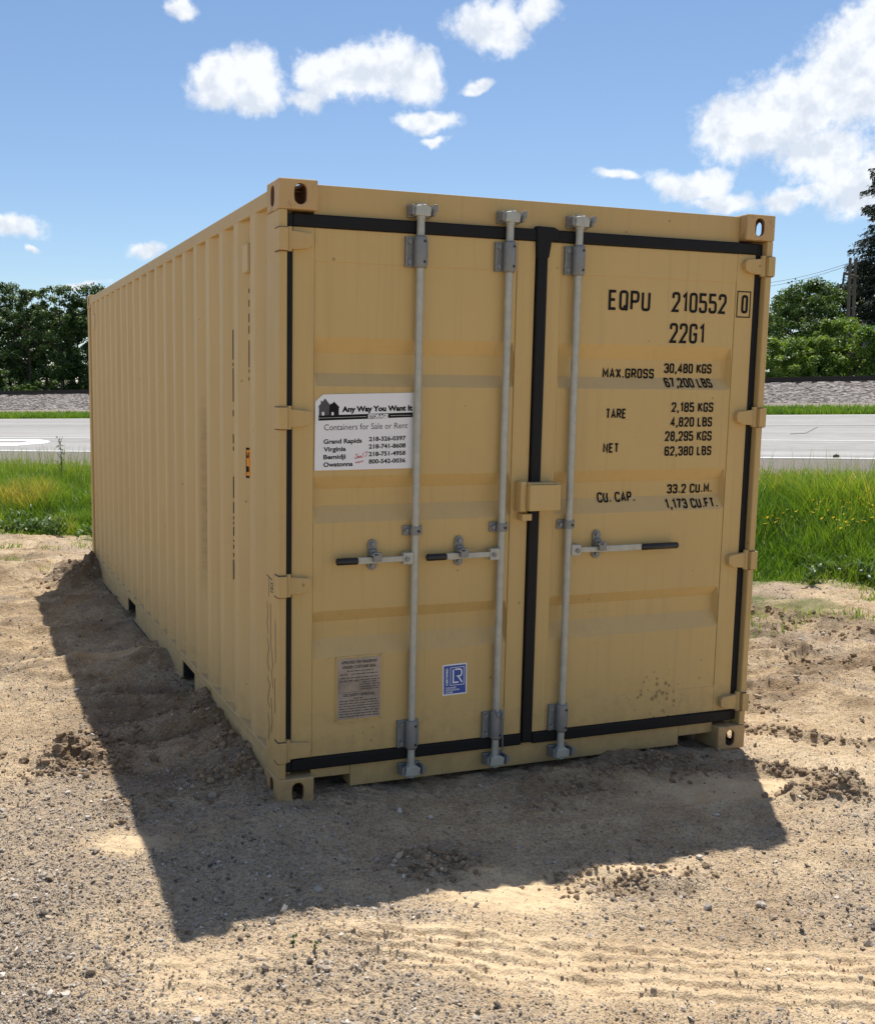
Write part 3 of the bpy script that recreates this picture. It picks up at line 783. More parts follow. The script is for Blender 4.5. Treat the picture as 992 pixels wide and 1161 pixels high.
def ribbon(mb, pts, sw, fn, mi=0, lift=0.0):
    """flat stroke along 2-D pts; fn(x, z, lift) -> 3-D"""
    P = [Vector((*p,)) for p in pts]
    Q = [P[0]]
    for a, b in zip(P[:-1], P[1:]):
        if (b - a).length < 1e-6: continue
        Q.append(b)
    closed = (Q[0] - Q[-1]).length < 1e-6
    Lf, Rt = [], []; n = len(Q)
    for i in range(n):
        if closed: a, b = Q[i - 1 if i else n - 2], Q[i + 1 if i < n - 1 else 1]
        else: a, b = Q[max(i - 1, 0)], Q[min(i + 1, n - 1)]
        d1 = (Q[i] - a); d2 = (b - Q[i])
        if d1.length < 1e-9: d1 = d2
        if d2.length < 1e-9: d2 = d1
        d1 = d1.normalized(); d2 = d2.normalized()
        n1, n2 = Vector((-d1.y, d1.x)), Vector((-d2.y, d2.x))
        m = n1 + n2
        m = n1 if m.length < 1e-6 else m.normalized()
        k = 1 / max(.5, m.dot(n1))
        Lf.append(Q[i] + m * sw * .5 * k); Rt.append(Q[i] - m * sw * .5 * k)
    v = []; f = []
    for i in range(n - 1):
        seg = max(1, int((Q[i + 1] - Q[i]).length / .012))
        for k in range(seg):
            t0, t1 = k / seg, (k + 1) / seg; b = len(v)
            v += [fn(*(Lf[i].lerp(Lf[i + 1], t0)), lift), fn(*(Rt[i].lerp(Rt[i + 1], t0)), lift), fn(*(Rt[i].lerp(Rt[i + 1], t1)), lift), fn(*(Lf[i].lerp(Lf[i + 1], t1)), lift)]
            f.append((b, b + 1, b + 2, b + 3))
    mb.add(v, f, mi)
def letter(mb, text, x0, x1, z0, h, sw, fn, mi=0, xs=None):
    """stroke-font line fitted between x0 and x1"""
    gap = .31; adv = []; cur = 0
    for ch in text:
        if ch == ' ': cur += .40; adv.append(None); continue
        adv.append(cur); cur += G[ch][0] + gap
    tot = cur - gap
    sx = (x1 - x0 - sw) / tot if xs is None else xs
    hh = h - sw
    for ch, a in zip(text, adv):
        if a is None: continue
        for k, st in enumerate(G[ch][1]):
            ribbon(mb, [(x0 + sw / 2 + (a + p) * sx, z0 + sw / 2 + q * hh) for p, q in st], sw, fn, mi, lift=k * .0004)

def font_text(mb, text, size, fn, x0=0, z0=0, align='LEFT', width=None, offset=0, mi=0, shear=0, lift=0):
    cu = bpy.data.curves.new('t', 'FONT'); cu.body = text; cu.size = size; cu.offset = offset; cu.shear = shear; cu.resolution_u = 3
    o = bpy.data.objects.new('t', cu); COL.objects.link(o)
    dg = bpy.context.evaluated_depsgraph_get(); me = bpy.data.meshes.new_from_object(o.evaluated_get(dg))
    co = np.array([v.co[:] for v in me.vertices]); fs = [tuple(p.vertices) for p in me.polygons]
    bpy.data.objects.remove(o); bpy.data.curves.remove(cu); bpy.data.meshes.remove(me)
    xa, xb = co[:, 0].min(), co[:, 0].max(); k = 1.0 if width is None else width / (xb - xa)
    sh = 0 if align == 'LEFT' else (-(xb - xa) * k / 2 if align == 'CENTER' else -(xb - xa) * k)
    mb.add([fn(x0 + (c[0] - xa) * k + sh, z0 + c[1], lift) for c in co], fs, mi)

# ---------------------------------------------------------------- the shipping container
W, D, H = 2.438, 6.058, 2.591
BANDS = [(1.975, 1.912, 1.830, 1.778), (1.402, 1.347, 1.275, 1.207), (.826, .776, .702, .626)]
YD, DEP = .040, .036
def door_y(z):
    for a, b, c, d in BANDS:
        if d < z < a:
            if z > b: return YD + DEP * (a - z) / (a - b)
            if z > c: return YD + DEP
            return YD + DEP * (z - d) / (c - d)
    return YD
def on_door(x, z, lift): return (x, door_y(z) - .0026 - lift, z)

def boolean_mesh(base, cutters):
    dg = None
    for c in cutters:
        md = base.modifiers.new('b', 'BOOLEAN'); md.operation = 'DIFFERENCE'; md.object = c; md.solver = 'EXACT'
    dg = bpy.context.evaluated_depsgraph_get()
    me = bpy.data.meshes.new_from_object(base.evaluated_get(dg))
    for o in [base] + cutters: bpy.data.objects.remove(o)
    return me
def oval(rx, rz, n=20):
    """upright oblong outline"""
    pts = []
    for k in range(n):
        a = 2 * math.pi * k / n; c, s = math.cos(a), math.sin(a)
        pts.append((rx * c, (rz - rx) * (1 if s > 0 else -1) * (1 if abs(s) > 1e-6 else 0) + rx * s))
    return pts

def merge(dst, src):
    off = len(dst.data.materials)
    for m in src.data.materials: dst.data.materials.append(m)
    bm = bmesh.new(); bm.from_mesh(dst.data); n0 = len(bm.faces); bm.from_mesh(src.data); bm.faces.ensure_lookup_table()
    for f in bm.faces[n0:]: f.material_index += off
    bm.to_mesh(dst.data); bm.free(); bpy.data.objects.remove(src)
def build_container():
    root = empty('shipping_container', (0, 0, 0), 'tan twenty-foot steel shipping container with closed double doors standing on the sandy yard', 'shipping container')
    # --- corner castings: hollow blocks with oblong holes
    cw, cd, ch = .162, .178, .118
    m0 = MB().box(0, cw, 0, cd, 0, ch).build('c', M['frame'])
    cav = MB().box(.020, cw - .016, .022, cd - .016, .014, ch - .012).build('c', M['frame'])
    hf = MB().prism(oval(.025, .0395), lambda p, q, t: (.089 + p, t, .0575 + q), -.05, .05).build('c', M['frame'])
    hs = MB().prism(oval(.025, .0395), lambda p, q, t: (t, .099 + p, .0575 + q), -.05, .05).build('c', M['frame'])
    hb = MB().prism(oval(.030, .058), lambda p, q, t: (.089 + p, .099 + q, t), -.05, .05).build('c', M['frame'])
    me = boolean_mesh(m0, [cav, hf, hs, hb])
    base = [tuple(v.co) for v in me.vertices]; faces = [tuple(p.vertices) for p in me.polygons]
    mc = mat_paint('casting_paint', base=(.53, .35, .155), rusty=True)
    # rust inside the holes
    for sx in (0, 1):
        for sy in (0, 1):
            for sz in (0, 1):
                v = [((W - x if sx else x), (D - y if sy else y), (H - z if sz else z)) for x, y, z in base]
                fl = (sx + sy + sz) % 2
                mb = MB(); mb.add(v, [f[::-1] if fl else f for f in faces])
                c = mb.build('corner_casting', mc, root)
                inner = []
                for i, p in enumerate(c.data.polygons):
                    q = p.center; q = (W - q.x if sx else q.x, D - q.y if sy else q.y, H - q.z if sz else q.z)
                    if .003 < q[0] < cw - .003 and .003 < q[1] < cd - .003 and .003 < q[2] < ch - .003: inner.append(i)
                c.data.materials.append(M['rust'])
                for i in inner: c.data.polygons[i].material_index = 1
                b = c.modifiers.new('bevel', 'BEVEL'); b.width = .006; b.segments = 2; b.limit_method = 'ANGLE'; b.angle_limit = R(50)
    # --- corner posts (front ones carry the hinges)
    for sx in (0, 1):
        f = (lambda x: W - x) if sx else (lambda x: x)
        mb = MB()
        def bx(x0, x1, *a): mb.box(min(f(x0), f(x1)), max(f(x0), f(x1)), *a)
        bx(.002, .036, .003, .188, ch, H - ch)
        bx(.036, .075, .062, .180, ch, H - ch)
        mb.build('corner_post', M['frame'], root, .006)
        mb = MB(); bx(.002, .150, D - .10, D - .003, ch, H - ch); mb.build('corner_post', M['frame'], root, .006)
    # --- header, sill, rails, roof, floor, end wall
    mb = MB(); mb.box(cw, W - cw, .050, .130, 2.462, 2.583); mb.box(.075, W - .075, .052, .128, 2.405, 2.4615); mb.build('header_beam', M['frame'], root, .003)
    mb = MB()
    # sill with the two notches beside the castings
    mb.box(.345, 2.075, .050, .15, .036, .1385)
    mb.box(cw, .344, .050, .15, .092, .138); mb.box(2.076, W - cw, .050, .15, .080, .138)
    mb.box(.075, W - .075, .056, .15, .1395, .20)
    mb.build('door_sill', M['frame'], root, .003)
    for sx in (0, 1):
        f = (lambda x: W - x) if sx else (lambda x: x)
        mb = MB()
        def bx(x0, x1, *a): mb.box(min(f(x0), f(x1)), max(f(x0), f(x1)), *a)
        bx(.002, .060, .179, D - .179, 2.505, 2.567)
        mb.build('top_rail', M['frame'], root, .004)
        mb = MB()
        segs = [(.179, 1.665), (2.0, 3.67), (4.03, D - .179)]
        for a, b in segs:
            bx(.012, .018, a, b, .048, .149); bx(.002, .060, a, b, .040, .0475)
            bx(.018, .060, a, a + .008, .048, .149); bx(.018, .060, b - .008, b, .048, .149)
        bx(.012, .018, .179, D - .179, .1495, .196); bx(.000, .060, .179, D - .179, .1965, .204)
        mb.build('bottom_rail', M['side'], root, .0015, 1)
        # corrugated side wall
        prof = [(.188, .010), (.205, .036), (.262, .036)]
        for k in range(20):
            c = .40 + .2825 * k
            if k: prof += [(c - .104 - .068 + .0, .038), (c - .104, .038)] if False else []
            prof += [(c - .106, .038), (c - .036, .002), (c + .036, .002), (c + .106, .038)]
        prof += [(D - .10, .038)]
        n = len(prof)
        # thin rounded bends
        V = []; 
        for (y, x) in prof: V.append((y, x))
        V2 = fillet([(y, x) for y, x in V], .012, False, 2)
        out = [(f(x), y, z) for z in (.203, 2.506) for y, x in V2]
        m2 = len(V2)
        idx = np.array([(i, i + 1, m2 + i + 1, m2 + i) for i in range(m2 - 1)])
        if not sx: idx = idx[:, ::-1]
        wall = obj_np('side_wall', np.array(out), [idx], M['side'], root, smooth=False)
        if not sx: left_wall = wall
    # roof with shallow cross corrugations
    ys = np.linspace(.13, D - .10, 90); zz = 2.557 + .010 * np.sign(np.sin(np.arange(90) * math.pi / 3 + .4))
    V = [(x, y, z) for y, z in zip(ys, zz) for x in (.060, W - .060)]
    obj_np('roof', np.array(V), [np.array([(2 * i, 2 * i + 1, 2 * i + 3, 2 * i + 2) for i in range(89)])], M['paint'], root)
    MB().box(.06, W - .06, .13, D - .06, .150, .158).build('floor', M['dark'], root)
    mb = MB(); mb.box(.150, W - .150, D - .05, D - .04, .118, H - .10); mb.box(.162, W - .162, D - .12, D - .01, 2.50, 2.575); mb.box(.162, W - .162, D - .12, D - .01, .02, .15)
    mb.build('end_wall', M['paint'], root)
    # forklift tunnels under the floor
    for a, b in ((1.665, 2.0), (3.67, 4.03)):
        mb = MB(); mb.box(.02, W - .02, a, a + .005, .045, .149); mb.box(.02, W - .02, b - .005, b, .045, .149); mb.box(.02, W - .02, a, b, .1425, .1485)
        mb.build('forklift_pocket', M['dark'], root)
    # --- left wall details
    def slope_pt(k, x):       # front-facing slope behind outer flat k
        y_o = .40 + .2825 * (k + 1) - .036; return y_o - (x - .002) / .036 * .070
    def on_slope(k): return lambda x, z, lift: (x - .0012 - lift, slope_pt(k, x) - .0008 - lift, z)
    mb = MB(); fs = on_slope(0)
    mb.add([fs(.0265, 1.355, 0), fs(.037, 1.355, 0), fs(.037, 1.495, 0), fs(.0265, 1.495, 0)], [(0, 1, 2, 3)], 1)
    mb.add([fs(.0288, 1.366, .0004), fs(.037, 1.366, .0004), fs(.037, 1.484, .0004), fs(.0288, 1.484, .0004)], [(0, 1, 2, 3)], 0)
    yi0 = .40 + .106; yi1 = slope_pt(0, .038)
    mb.add([(.0365, yi0, 1.362), (.0365, yi1, 1.362), (.0365, yi1, 1.488), (.0365, yi0, 1.488)], [(0, 1, 2, 3)], 0)
    for dig, zb in (('2', 1.440), ('8', 1.375)):
        for kk, st in enumerate(G[dig][1]):
            ribbon(mb, [(.0300 + q * .0050, zb + .034 - p * .060) for p, q in st], .0022, lambda x, z, l: fs(x, z, .0008 + l), 1, kk * .0003)
    sk = mb.build('height_sticker', [M['orange'], M['ink']], left_wall)
    sk['label'] = 'orange number sticker with black border'
    mb = MB()
    for (z0, z1) in ((2.04, 1.90), (1.885, 1.87), (1.86, 1.70), (1.66, 1.63), (1.545, 1.50), (1.485, 1.465), (1.34, 1.235), (1.215, 1.16), (1.145, 1.13), (1.12, 1.105), (1.095, 1.05), (1.03, 1.02), (1.005, .985), (.965, .945)):
        f1 = on_slope(1); mb.add([f1(.0345, z0, 0), f1(.0372, z0, 0), f1(.0372, z1, 0), f1(.0345, z1, 0)], [(0, 1, 2, 3)])
    f1 = on_slope(1)
    ribbon(mb, [(.034, .835), (.034, .93), (.0372, .93), (.0372, .835), (.034, .835)], .0016, f1)
    for (z0, z1) in ((2.21, 2.19), (2.16, 2.13), (2.10, 2.06), (2.045, 2.01), (1.98, 1.86), (1.85, 1.835), (1.815, 1.80)):
        mb.add([fs(.0355, z0, 0), fs(.0378, z0, 0), fs(.0378, z1, 0), fs(.0355, z1, 0)], [(0, 1, 2, 3)])
    merge(left_wall, mb.build('side_lettering', M['ink']))
    mb = MB(); mb.box(.006, .036, .500, .590, 2.275, 2.40); mb.build('vent_cover', M['side'], left_wall, .006)
    mb = MB(); mb.box(.004, .036, 5.62, 5.72, 2.275, 2.40); mb.build('vent_cover', M['side'], left_wall, .006)
    # marker scribble on the post (thin strokes)
    mb = MB()
    def on_post(y, z, lift): return (.0008 - lift, y, z)
    sc = [[(.178, .975), (.095, .965)], [(.140, .97), (.142, .885)], [(.115, .93), (.085, .925), (.088, .952), (.112, .948), (.110, .912), (.080, .915)], [(.070, .905), (.064, .955), (.052, .925), (.040, .965), (.034, .912)],
          [(.170, .86), (.155, .80), (.172, .77), (.150, .72)], [(.120, .86), (.110, .66)], [(.170, .70), (.140, .66), (.168, .60), (.135, .56)], [(.10, .66), (.085, .60), (.10, .56), (.08, .50)],
          [(.165, .53), (.125, .50), (.160, .43), (.125, .40)], [(.11, .45), (.09, .36), (.10, .30)], [(.155, .37), (.13, .31), (.15, .25)], [(.05, .80), (.045, .62)], [(.058, .55), (.05, .40)]]
    for p in sc: ribbon(mb, p, .0045, on_post)
    root_posts = [c for c in root.children if c.name.startswith('corner_post')]
    merge(root_posts[0], mb.build('marker_scribble', M['pen']))

    # --- doors
    def door(x0, x1, p0, p1, hinge_left):
        """x0..x1 outer edges, p0..p1 the corrugated panel"""
        zt, zb = 2.411, .193
        zs = [zt]; ys = [0]
        for a, b, c, d in BANDS: zs += [a, b, c, d]; ys += [0, DEP, DEP, 0]
        zs.append(zb); ys.append(0)
        xs = [p0, p0 + .012, p1 - .012, p1]
        V = []; 
        for z, yy in zip(zs, ys):
            for i, x in enumerate(xs):
                V.append((x, YD + (yy if i in (1, 2) else 0), z))
        q = []
        for r in range(len(zs) - 1):
            for c in range(3): q.append((r * 4 + c, (r + 1) * 4 + c, (r + 1) * 4 + c + 1, r * 4 + c + 1))
        mb = MB(); mb.add(V, q)
        # stiles and the top and bottom plates stand 3 mm proud: the weld seams
        for (a, b, c, d) in ((x0, p0 - .0015, zb, zt), (p1 + .0015, x1, zb, zt)): mb.box(a, b, YD - .0035, YD + .05, c, d)
        mb.box(p0 - .001, p1 + .001, YD - .0028, YD + .045, 2.279, zt - .0005); mb.box(p0 - .001, p1 + .001, YD - .0028, YD + .045, zb + .0005, .322)
        dr = mb.build('door', M['door'], root, .002, 2)
        # gasket
        g = MB()
        yg0, yg1 = .024, .052
        if hinge_left:
            g.box(.0375, x0, yg0, yg1, .140, 2.462); g.box(x0 - .0005, 1.182, yg0 + .0015, yg1, 2.4115, 2.463); g.box(x0 - .0005, 1.182, yg0 + .0015, yg1, .139, .1925)
        else:
            g.box(x1, W - .0375, yg0 + .008, yg1, .140, 2.462); g.box(1.238, x1 + .0005, yg0 + .0015, yg1, 2.4115, 2.463); g.box(1.238, x1 + .0005, yg0 + .0015, yg1, .139, .1925)
            g.box(1.183, x0 - .0005, yg0 - .004, yg1, .150, 2.452)
            g.prism([(1.172, 2.475), (1.262, 2.473), (1.285, 2.462), (1.285, 2.418), (1.250, 2.414), (1.2385, 2.34), (1.1795, 2.34)], lambda p, q, t: (p, t, q), yg0 - .006, yg1 - .002)
        g.build('gasket', M['rubber'], dr, .007, 3)
        # hinges, four
        for zc in (2.357, 1.648, .953, .240):
            h = MB(); s = (lambda x: x) if hinge_left else (lambda x: W - x)
            def hb(x0_, x1_, *a): h.box(min(s(x0_), s(x1_)), max(s(x0_), s(x1_)), *a)
            hb(-.003, .035, -.012, .06, zc - .046, zc + .042)
            ol = [(.036, -.040), (.118, -.034), (.146, -.020), (.150, .010), (.140, .026), (.060, .034), (.036, .040)]
            h.prism([(s(a), zc + b) for a, b in ol], lambda p, q, t: (p, t, q), .010, YD + .001)
            h.tube([(s(.046), .016, zc - .047), (s(.046), .016, zc + .048)], .013, 12)
            hg = h.build('hinge', M['frame'], dr, .004)
            ln = MB()
            lx = lambda a, b, z0, z1: ln.box(min(s(a), s(b)), max(s(a), s(b)), -.0045, .05, z0, z1)
            lx(-.0045, .0355, zc + .0418, zc + .0455); lx(-.0045, .0355, zc - .0500, zc - .0458)
            merge(hg, ln.build('hinge_weld', M['rust']))
        return dr
    dl = door(.0665, 1.1795, .163, 1.090, True)
    drr = door(1.2345, 2.3655, 1.312, 2.262, False)
    # --- locking bars
    def bar(dr, x, hx, grip0, grip1, catch, direction):
        yb = .012
        MB().tube([(x, yb, .12), (x, yb, 2.50)], .0165, 16).build('locking_bar', M['galv'], dr)
        for zc, up in ((2.335, 1), (.255, -1)):     # end bearing bracket with bolted flange
            b = MB()
            b.tube([(x, yb, zc - .066), (x, yb, zc - .058), (x, yb, zc + .058), (x, yb, zc + .066)], [.021, .028, .028, .021], 16)
            b.box(x - .062, x + .040, YD - .012, YD - .0030, zc - .062, zc + .062)
            b.box(x - .062, x - .054, YD - .022, YD - .012, zc - .060, zc + .060); b.box(x + .032, x + .040, YD - .020, YD - .012, zc - .05, zc + .05)
            for dz in (-.042, .042):
                b.tube([(x - .043, YD - .020, zc + dz), (x - .043, YD - .012, zc + dz)], .0105, 8)
                b.tube([(x + .008, yb - .0285, zc + dz), (x + .008, yb - .020, zc + dz)], .006, 8, 1)
            b.build('bar_bracket', [M['cast'], M['grip']], dr, .003)
            # cam on the bar end and its keeper on the frame
            ze = zc + up * .165
            c = MB(); c.tube([(x, yb, ze - .030), (x, yb, ze + .030)], .020, 12)
            c.prism([(x - .036, ze - .020), (x + .034, ze - .022), (x + .040, ze + .012), (x + .012, ze + .026), (x - .030, ze + .020)], lambda p, q, t: (p, t, q), yb - .024, yb + .010)
            c.build('bar_cam', M['galv'], dr, .004)
            k = MB()
            k.box(x - .050, x + .056, .034, .0485, ze - .024, ze + .028); k.box(x - .050, x - .038, -.012, .034, ze - .018, ze + .022); k.box(x + .044, x + .056, -.016, .034, ze - .020, ze + .022)
            k.box(x + .044, x + .062, -.022, -.016, ze - .004, ze + .026)
            k.build('cam_keeper', M['cast'], dr, .004)
        # mid guide clamp
        b = MB(); b.tube([(x, yb, 1.145), (x, yb, 1.180)], .0235, 16); b.box(x - .050, x - .010, YD - .012, YD - .003, 1.141, 1.184); b.box(x + .012, x + .042, YD - .012, YD - .003, 1.143, 1.182)
        b.tube([(x - .034, YD - .022, 1.162), (x - .034, YD - .010, 1.162)], .010, 8); b.tube([(x + .006, yb - .0275, 1.162), (x + .006, yb - .02, 1.162)], .006, 8, 1)
        b.build('bar_guide', [M['cast'], M['grip']], dr, .003)
        s = direction
        # handle: hub lug on the bar, flat lever with a slight dog-leg, black grip
        zh = 1.043
        hd = MB(); hd.box(min(x + s * .012, x + s * .060), max(x + s * .012, x + s * .060), yb - .018, yb + .016, zh - .024, zh + .028)
        hd.tube([(x + s * .042, yb - .026, zh), (x + s * .042, yb - .015, zh)], .010, 10, 1)
        mid = catch; inner = grip1 if s < 0 else grip0
        xa, xb_, xc = x + s * .055, mid - s * .02, inner
        lever = [(xa, zh + .014), (xb_, zh + .013), (mid + s * .035, zh + .016), (xc, zh + .016)]
        low = [(xc, zh - .013), (mid + s * .035, zh - .014), (xb_, zh - .012), (xa, zh - .011)]
        hd.prism(lever + low, lambda p, q, t: (p, t, q), yb - .013, yb - .005)
        hd.build('handle', [M['galv'], M['cast']], dr, .003)
        g0, g1 = min(grip0, grip1), max(grip0, grip1)
        gr = MB(); gr.tube([(g0, yb - .009, zh + .001), (g0 + .003, yb - .009, zh + .001), (g1 - .003, yb - .009, zh + .001), (g1, yb - .009, zh + .001)], [.013, .0155, .0155, .013], 12)
        gr.build('handle_grip', M['grip'], dr)
        c = MB()
        zc = 1.063
        ob = [(catch + .021 * math.cos(a) * 1.0, zc + (.045 if math.sin(a) > 0 else -.045) + .021 * math.sin(a)) for a in np.linspace(-math.pi / 2 + .01, 3 * math.pi / 2 - .01, 20)]
        c.prism(ob, lambda p, q, t: (p, t, q), YD - .012, YD - .003)
        for dz in (-.046, .046): c.tube([(catch, YD - .022, zc + dz), (catch, YD - .010, zc + dz)], .0105, 8)
        c.box(catch - .016, catch + .016, YD - .030, YD - .011, zc - .028, zc + .026)
        c.box(catch - .020, catch + .010, yb - .030, YD - .012, zc + .002, zc + .012); c.box(catch - .012, catch + .026, yb - .030, yb - .014, zc - .024, zc + .016)
        c.build('handle_catch', M['cast'], dr, .004)
    bar(dl, .618, .58, .256, .350, .428, -1)
    bar(dl, 1.037, .98, .672, .764, .838, -1)
    bar(drr, 1.381, 1.42, 1.775, 1.975, 1.545, 1)
    # wire seal on the second bar
    mb = MB(); mb.tube([(1.018, -.012, .335), (1.030, -.022, .300), (1.050, -.022, .298), (1.064, -.010, .330)], .004, 6); mb.tube([(1.052, -.022, .298), (1.058, -.020, .15), (1.045, -.012, .12)], .0035, 6)
    mb.build('seal_wire', M['cast'], dl)
    # --- lock box between the doors
    mb = MB(); mb.box(1.142, 1.300, -.045, .034, 1.236, 1.352); mb.box(1.112, 1.141, -.020, .036, 1.232, 1.366); mb.box(1.142, 1.300, -.030, .034, 1.352, 1.360)
    mb.build('lock_box', M['paint'], drr, .004)
    MB().box(1.128, 1.176, -.012, .034, 1.190, 1.220).build('lock_stud', M['paint'], dl, .003)
    # --- lettering on the right door, stroke font
    mb = MB(); k = .0128
    on_stile = lambda x, z, lift: (x, YD - .0055 - lift, z)
    letter(mb, 'EQPU', 1.562, 1.786, 2.130, .090, k, on_door); letter(mb, '210552', 1.905, 2.212, 2.131, .092, k, on_door)
    def bx_door(x, z, lift): return (x, (YD - .0055 if x > 2.262 else YD - .0014) - lift, z)
    letter(mb, '0', 2.296, 2.334, 2.137, .086, k, on_stile)
    ribbon(mb, [(2.272, 2.120), (2.347, 2.120), (2.347, 2.238), (2.272, 2.238), (2.272, 2.120)], .005, on_stile)
    letter(mb, '22G1', 1.900, 2.096, 1.990, .092, k, on_door)
    k = .0084
    for t, xa, xb, zb, h in (('MAX.GROSS', 1.570, 1.850, 1.826, .045), ('30,480 KGS', 1.906, 2.176, 1.852, .046), ('67,200 LBS', 1.900, 2.168, 1.786, .045),
                             ('TARE', 1.572, 1.682, 1.641, .046), ('2,185 KGS', 1.931, 2.169, 1.671, .046), ('4,820 LBS', 1.929, 2.166, 1.602, .046), ('28,295 KGS', 1.902, 2.168, 1.535, .047),
                             ('62,380 LBS', 1.903, 2.171, 1.466, .045), ('NET', 1.565, 1.650, 1.484, .045), ('CU. CAP.', 1.566, 1.772, 1.252, .047), ('33.2 CU.M.', 1.956, 2.216, 1.283, .045), ('1,173 CU.FT.', 1.934, 2.234, 1.214, .045)):
        letter(mb, t, xa, xb, zb, h, k, on_door)
    mb.build('marking_lettering', M['ink'], drr)
    # --- data plate on the left door
    mb = MB(); mb.box(.268, .484, YD - .005, YD - .0005, .336, .624, 1); mb.box(.276, .476, YD - .0075, YD - .005, .346, .616, 0)
    pf = lambda x, z, lift: (x, YD - .0085 - lift, z)
    font_text(mb, 'APPROVED FOR TRANSPORT', .018, pf, .376, .592, 'CENTER', .168, .0006, 2); font_text(mb, 'UNDER CUSTOMS SEAL', .018, pf, .376, .571, 'CENTER', .158, .0006, 2)
    font_text(mb, 'CSC SAFETY APPROVAL', .017, pf, .376, .447, 'CENTER', .15, .0005, 2)
    rl = random.Random(3)
    for z, a, b in [(.557, .32, .44), (.543, .285, .32), (.543, .34, .46), (.527, .29, .46), (.515, .285, .47), (.505, .39, .465), (.495, .385, .47), (.484, .385, .47), (.474, .385, .465), (.435, .35, .40)] + [(.425 - .0115 * i, .284, .468) for i in range(7)]:
        x = a
        while x < b - .004:
            L_ = rl.uniform(.006, .026); e = min(b, x + L_)
            mb.add([pf(x, z, 0), pf(e, z, 0), pf(e, z + .0042, 0), pf(x, z + .0042, 0)], [(0, 1, 2, 3)], 2); x = e + rl.uniform(.003, .006)
    ribbon(mb, [(.284, .466), (.380, .466), (.380, .512), (.284, .512), (.284, .466)], .0012, pf, 2)
    for x in (.274, .376, .478):
        for z in (.341, .619): mb.tube([(x, YD - .010, z), (x, YD - .004, z)], .005, 8, 1)
    mb.build('data_plate', [M['plate'], M['paint'], M['grey']], dl)
    # --- blue certification sticker (slightly rotated)
    mb = MB(); cs, sn = math.cos(R(1.2)), math.sin(R(1.2))
    def st(x, z, lift): return (.838 + x * cs - z * sn, YD - .0012 - lift, .478 + x * sn + z * cs)
    def rect(a, b, c, d, mi, l): mb.add([st(a, c, l), st(b, c, l), st(b, d, l), st(a, d, l)], [(0, 1, 2, 3)], mi)
    rect(-.060, .060, -.071, .071, 0, 0); rect(-.054, .054, -.065, .065, 1, .0005)
    ribbon(mb, [(-.022, -.026), (.046, -.026), (.046, .055), (-.022, .055), (-.022, -.026)], .0024, st, 0, .001)
    ribbon(mb, [(-.008, .046), (-.008, -.014), (.018, -.014)], .0065, st, 0, .001)
    ribbon(mb, fillet([(.0, .046), (.034, .046), (.034, .014), (.010, .014)], [0, .014, .014, 0]), .0062, st, 0, .0013); ribbon(mb, [(.016, .014), (.036, -.016)], .0065, st, 0, .0016)
    font_text(mb, 'CERTIFIED', .014, lambda x, z, l: st(-.034 - z, -.026 + x, l), 0, 0, 'LEFT', .080, .0005, 0, lift=.001)
    for i, t in enumerate(('CONTAINER', 'CERTIFICATION', 'SCHEME')): font_text(mb, t, .011, st, -.046, -.041 - .0105 * i, 'LEFT', (.052, .068, .036)[i], .0002, 0, lift=.001)
    mb.build('certification_sticker', [M['white'], M['blue']], dl)
    return root
container = build_container()

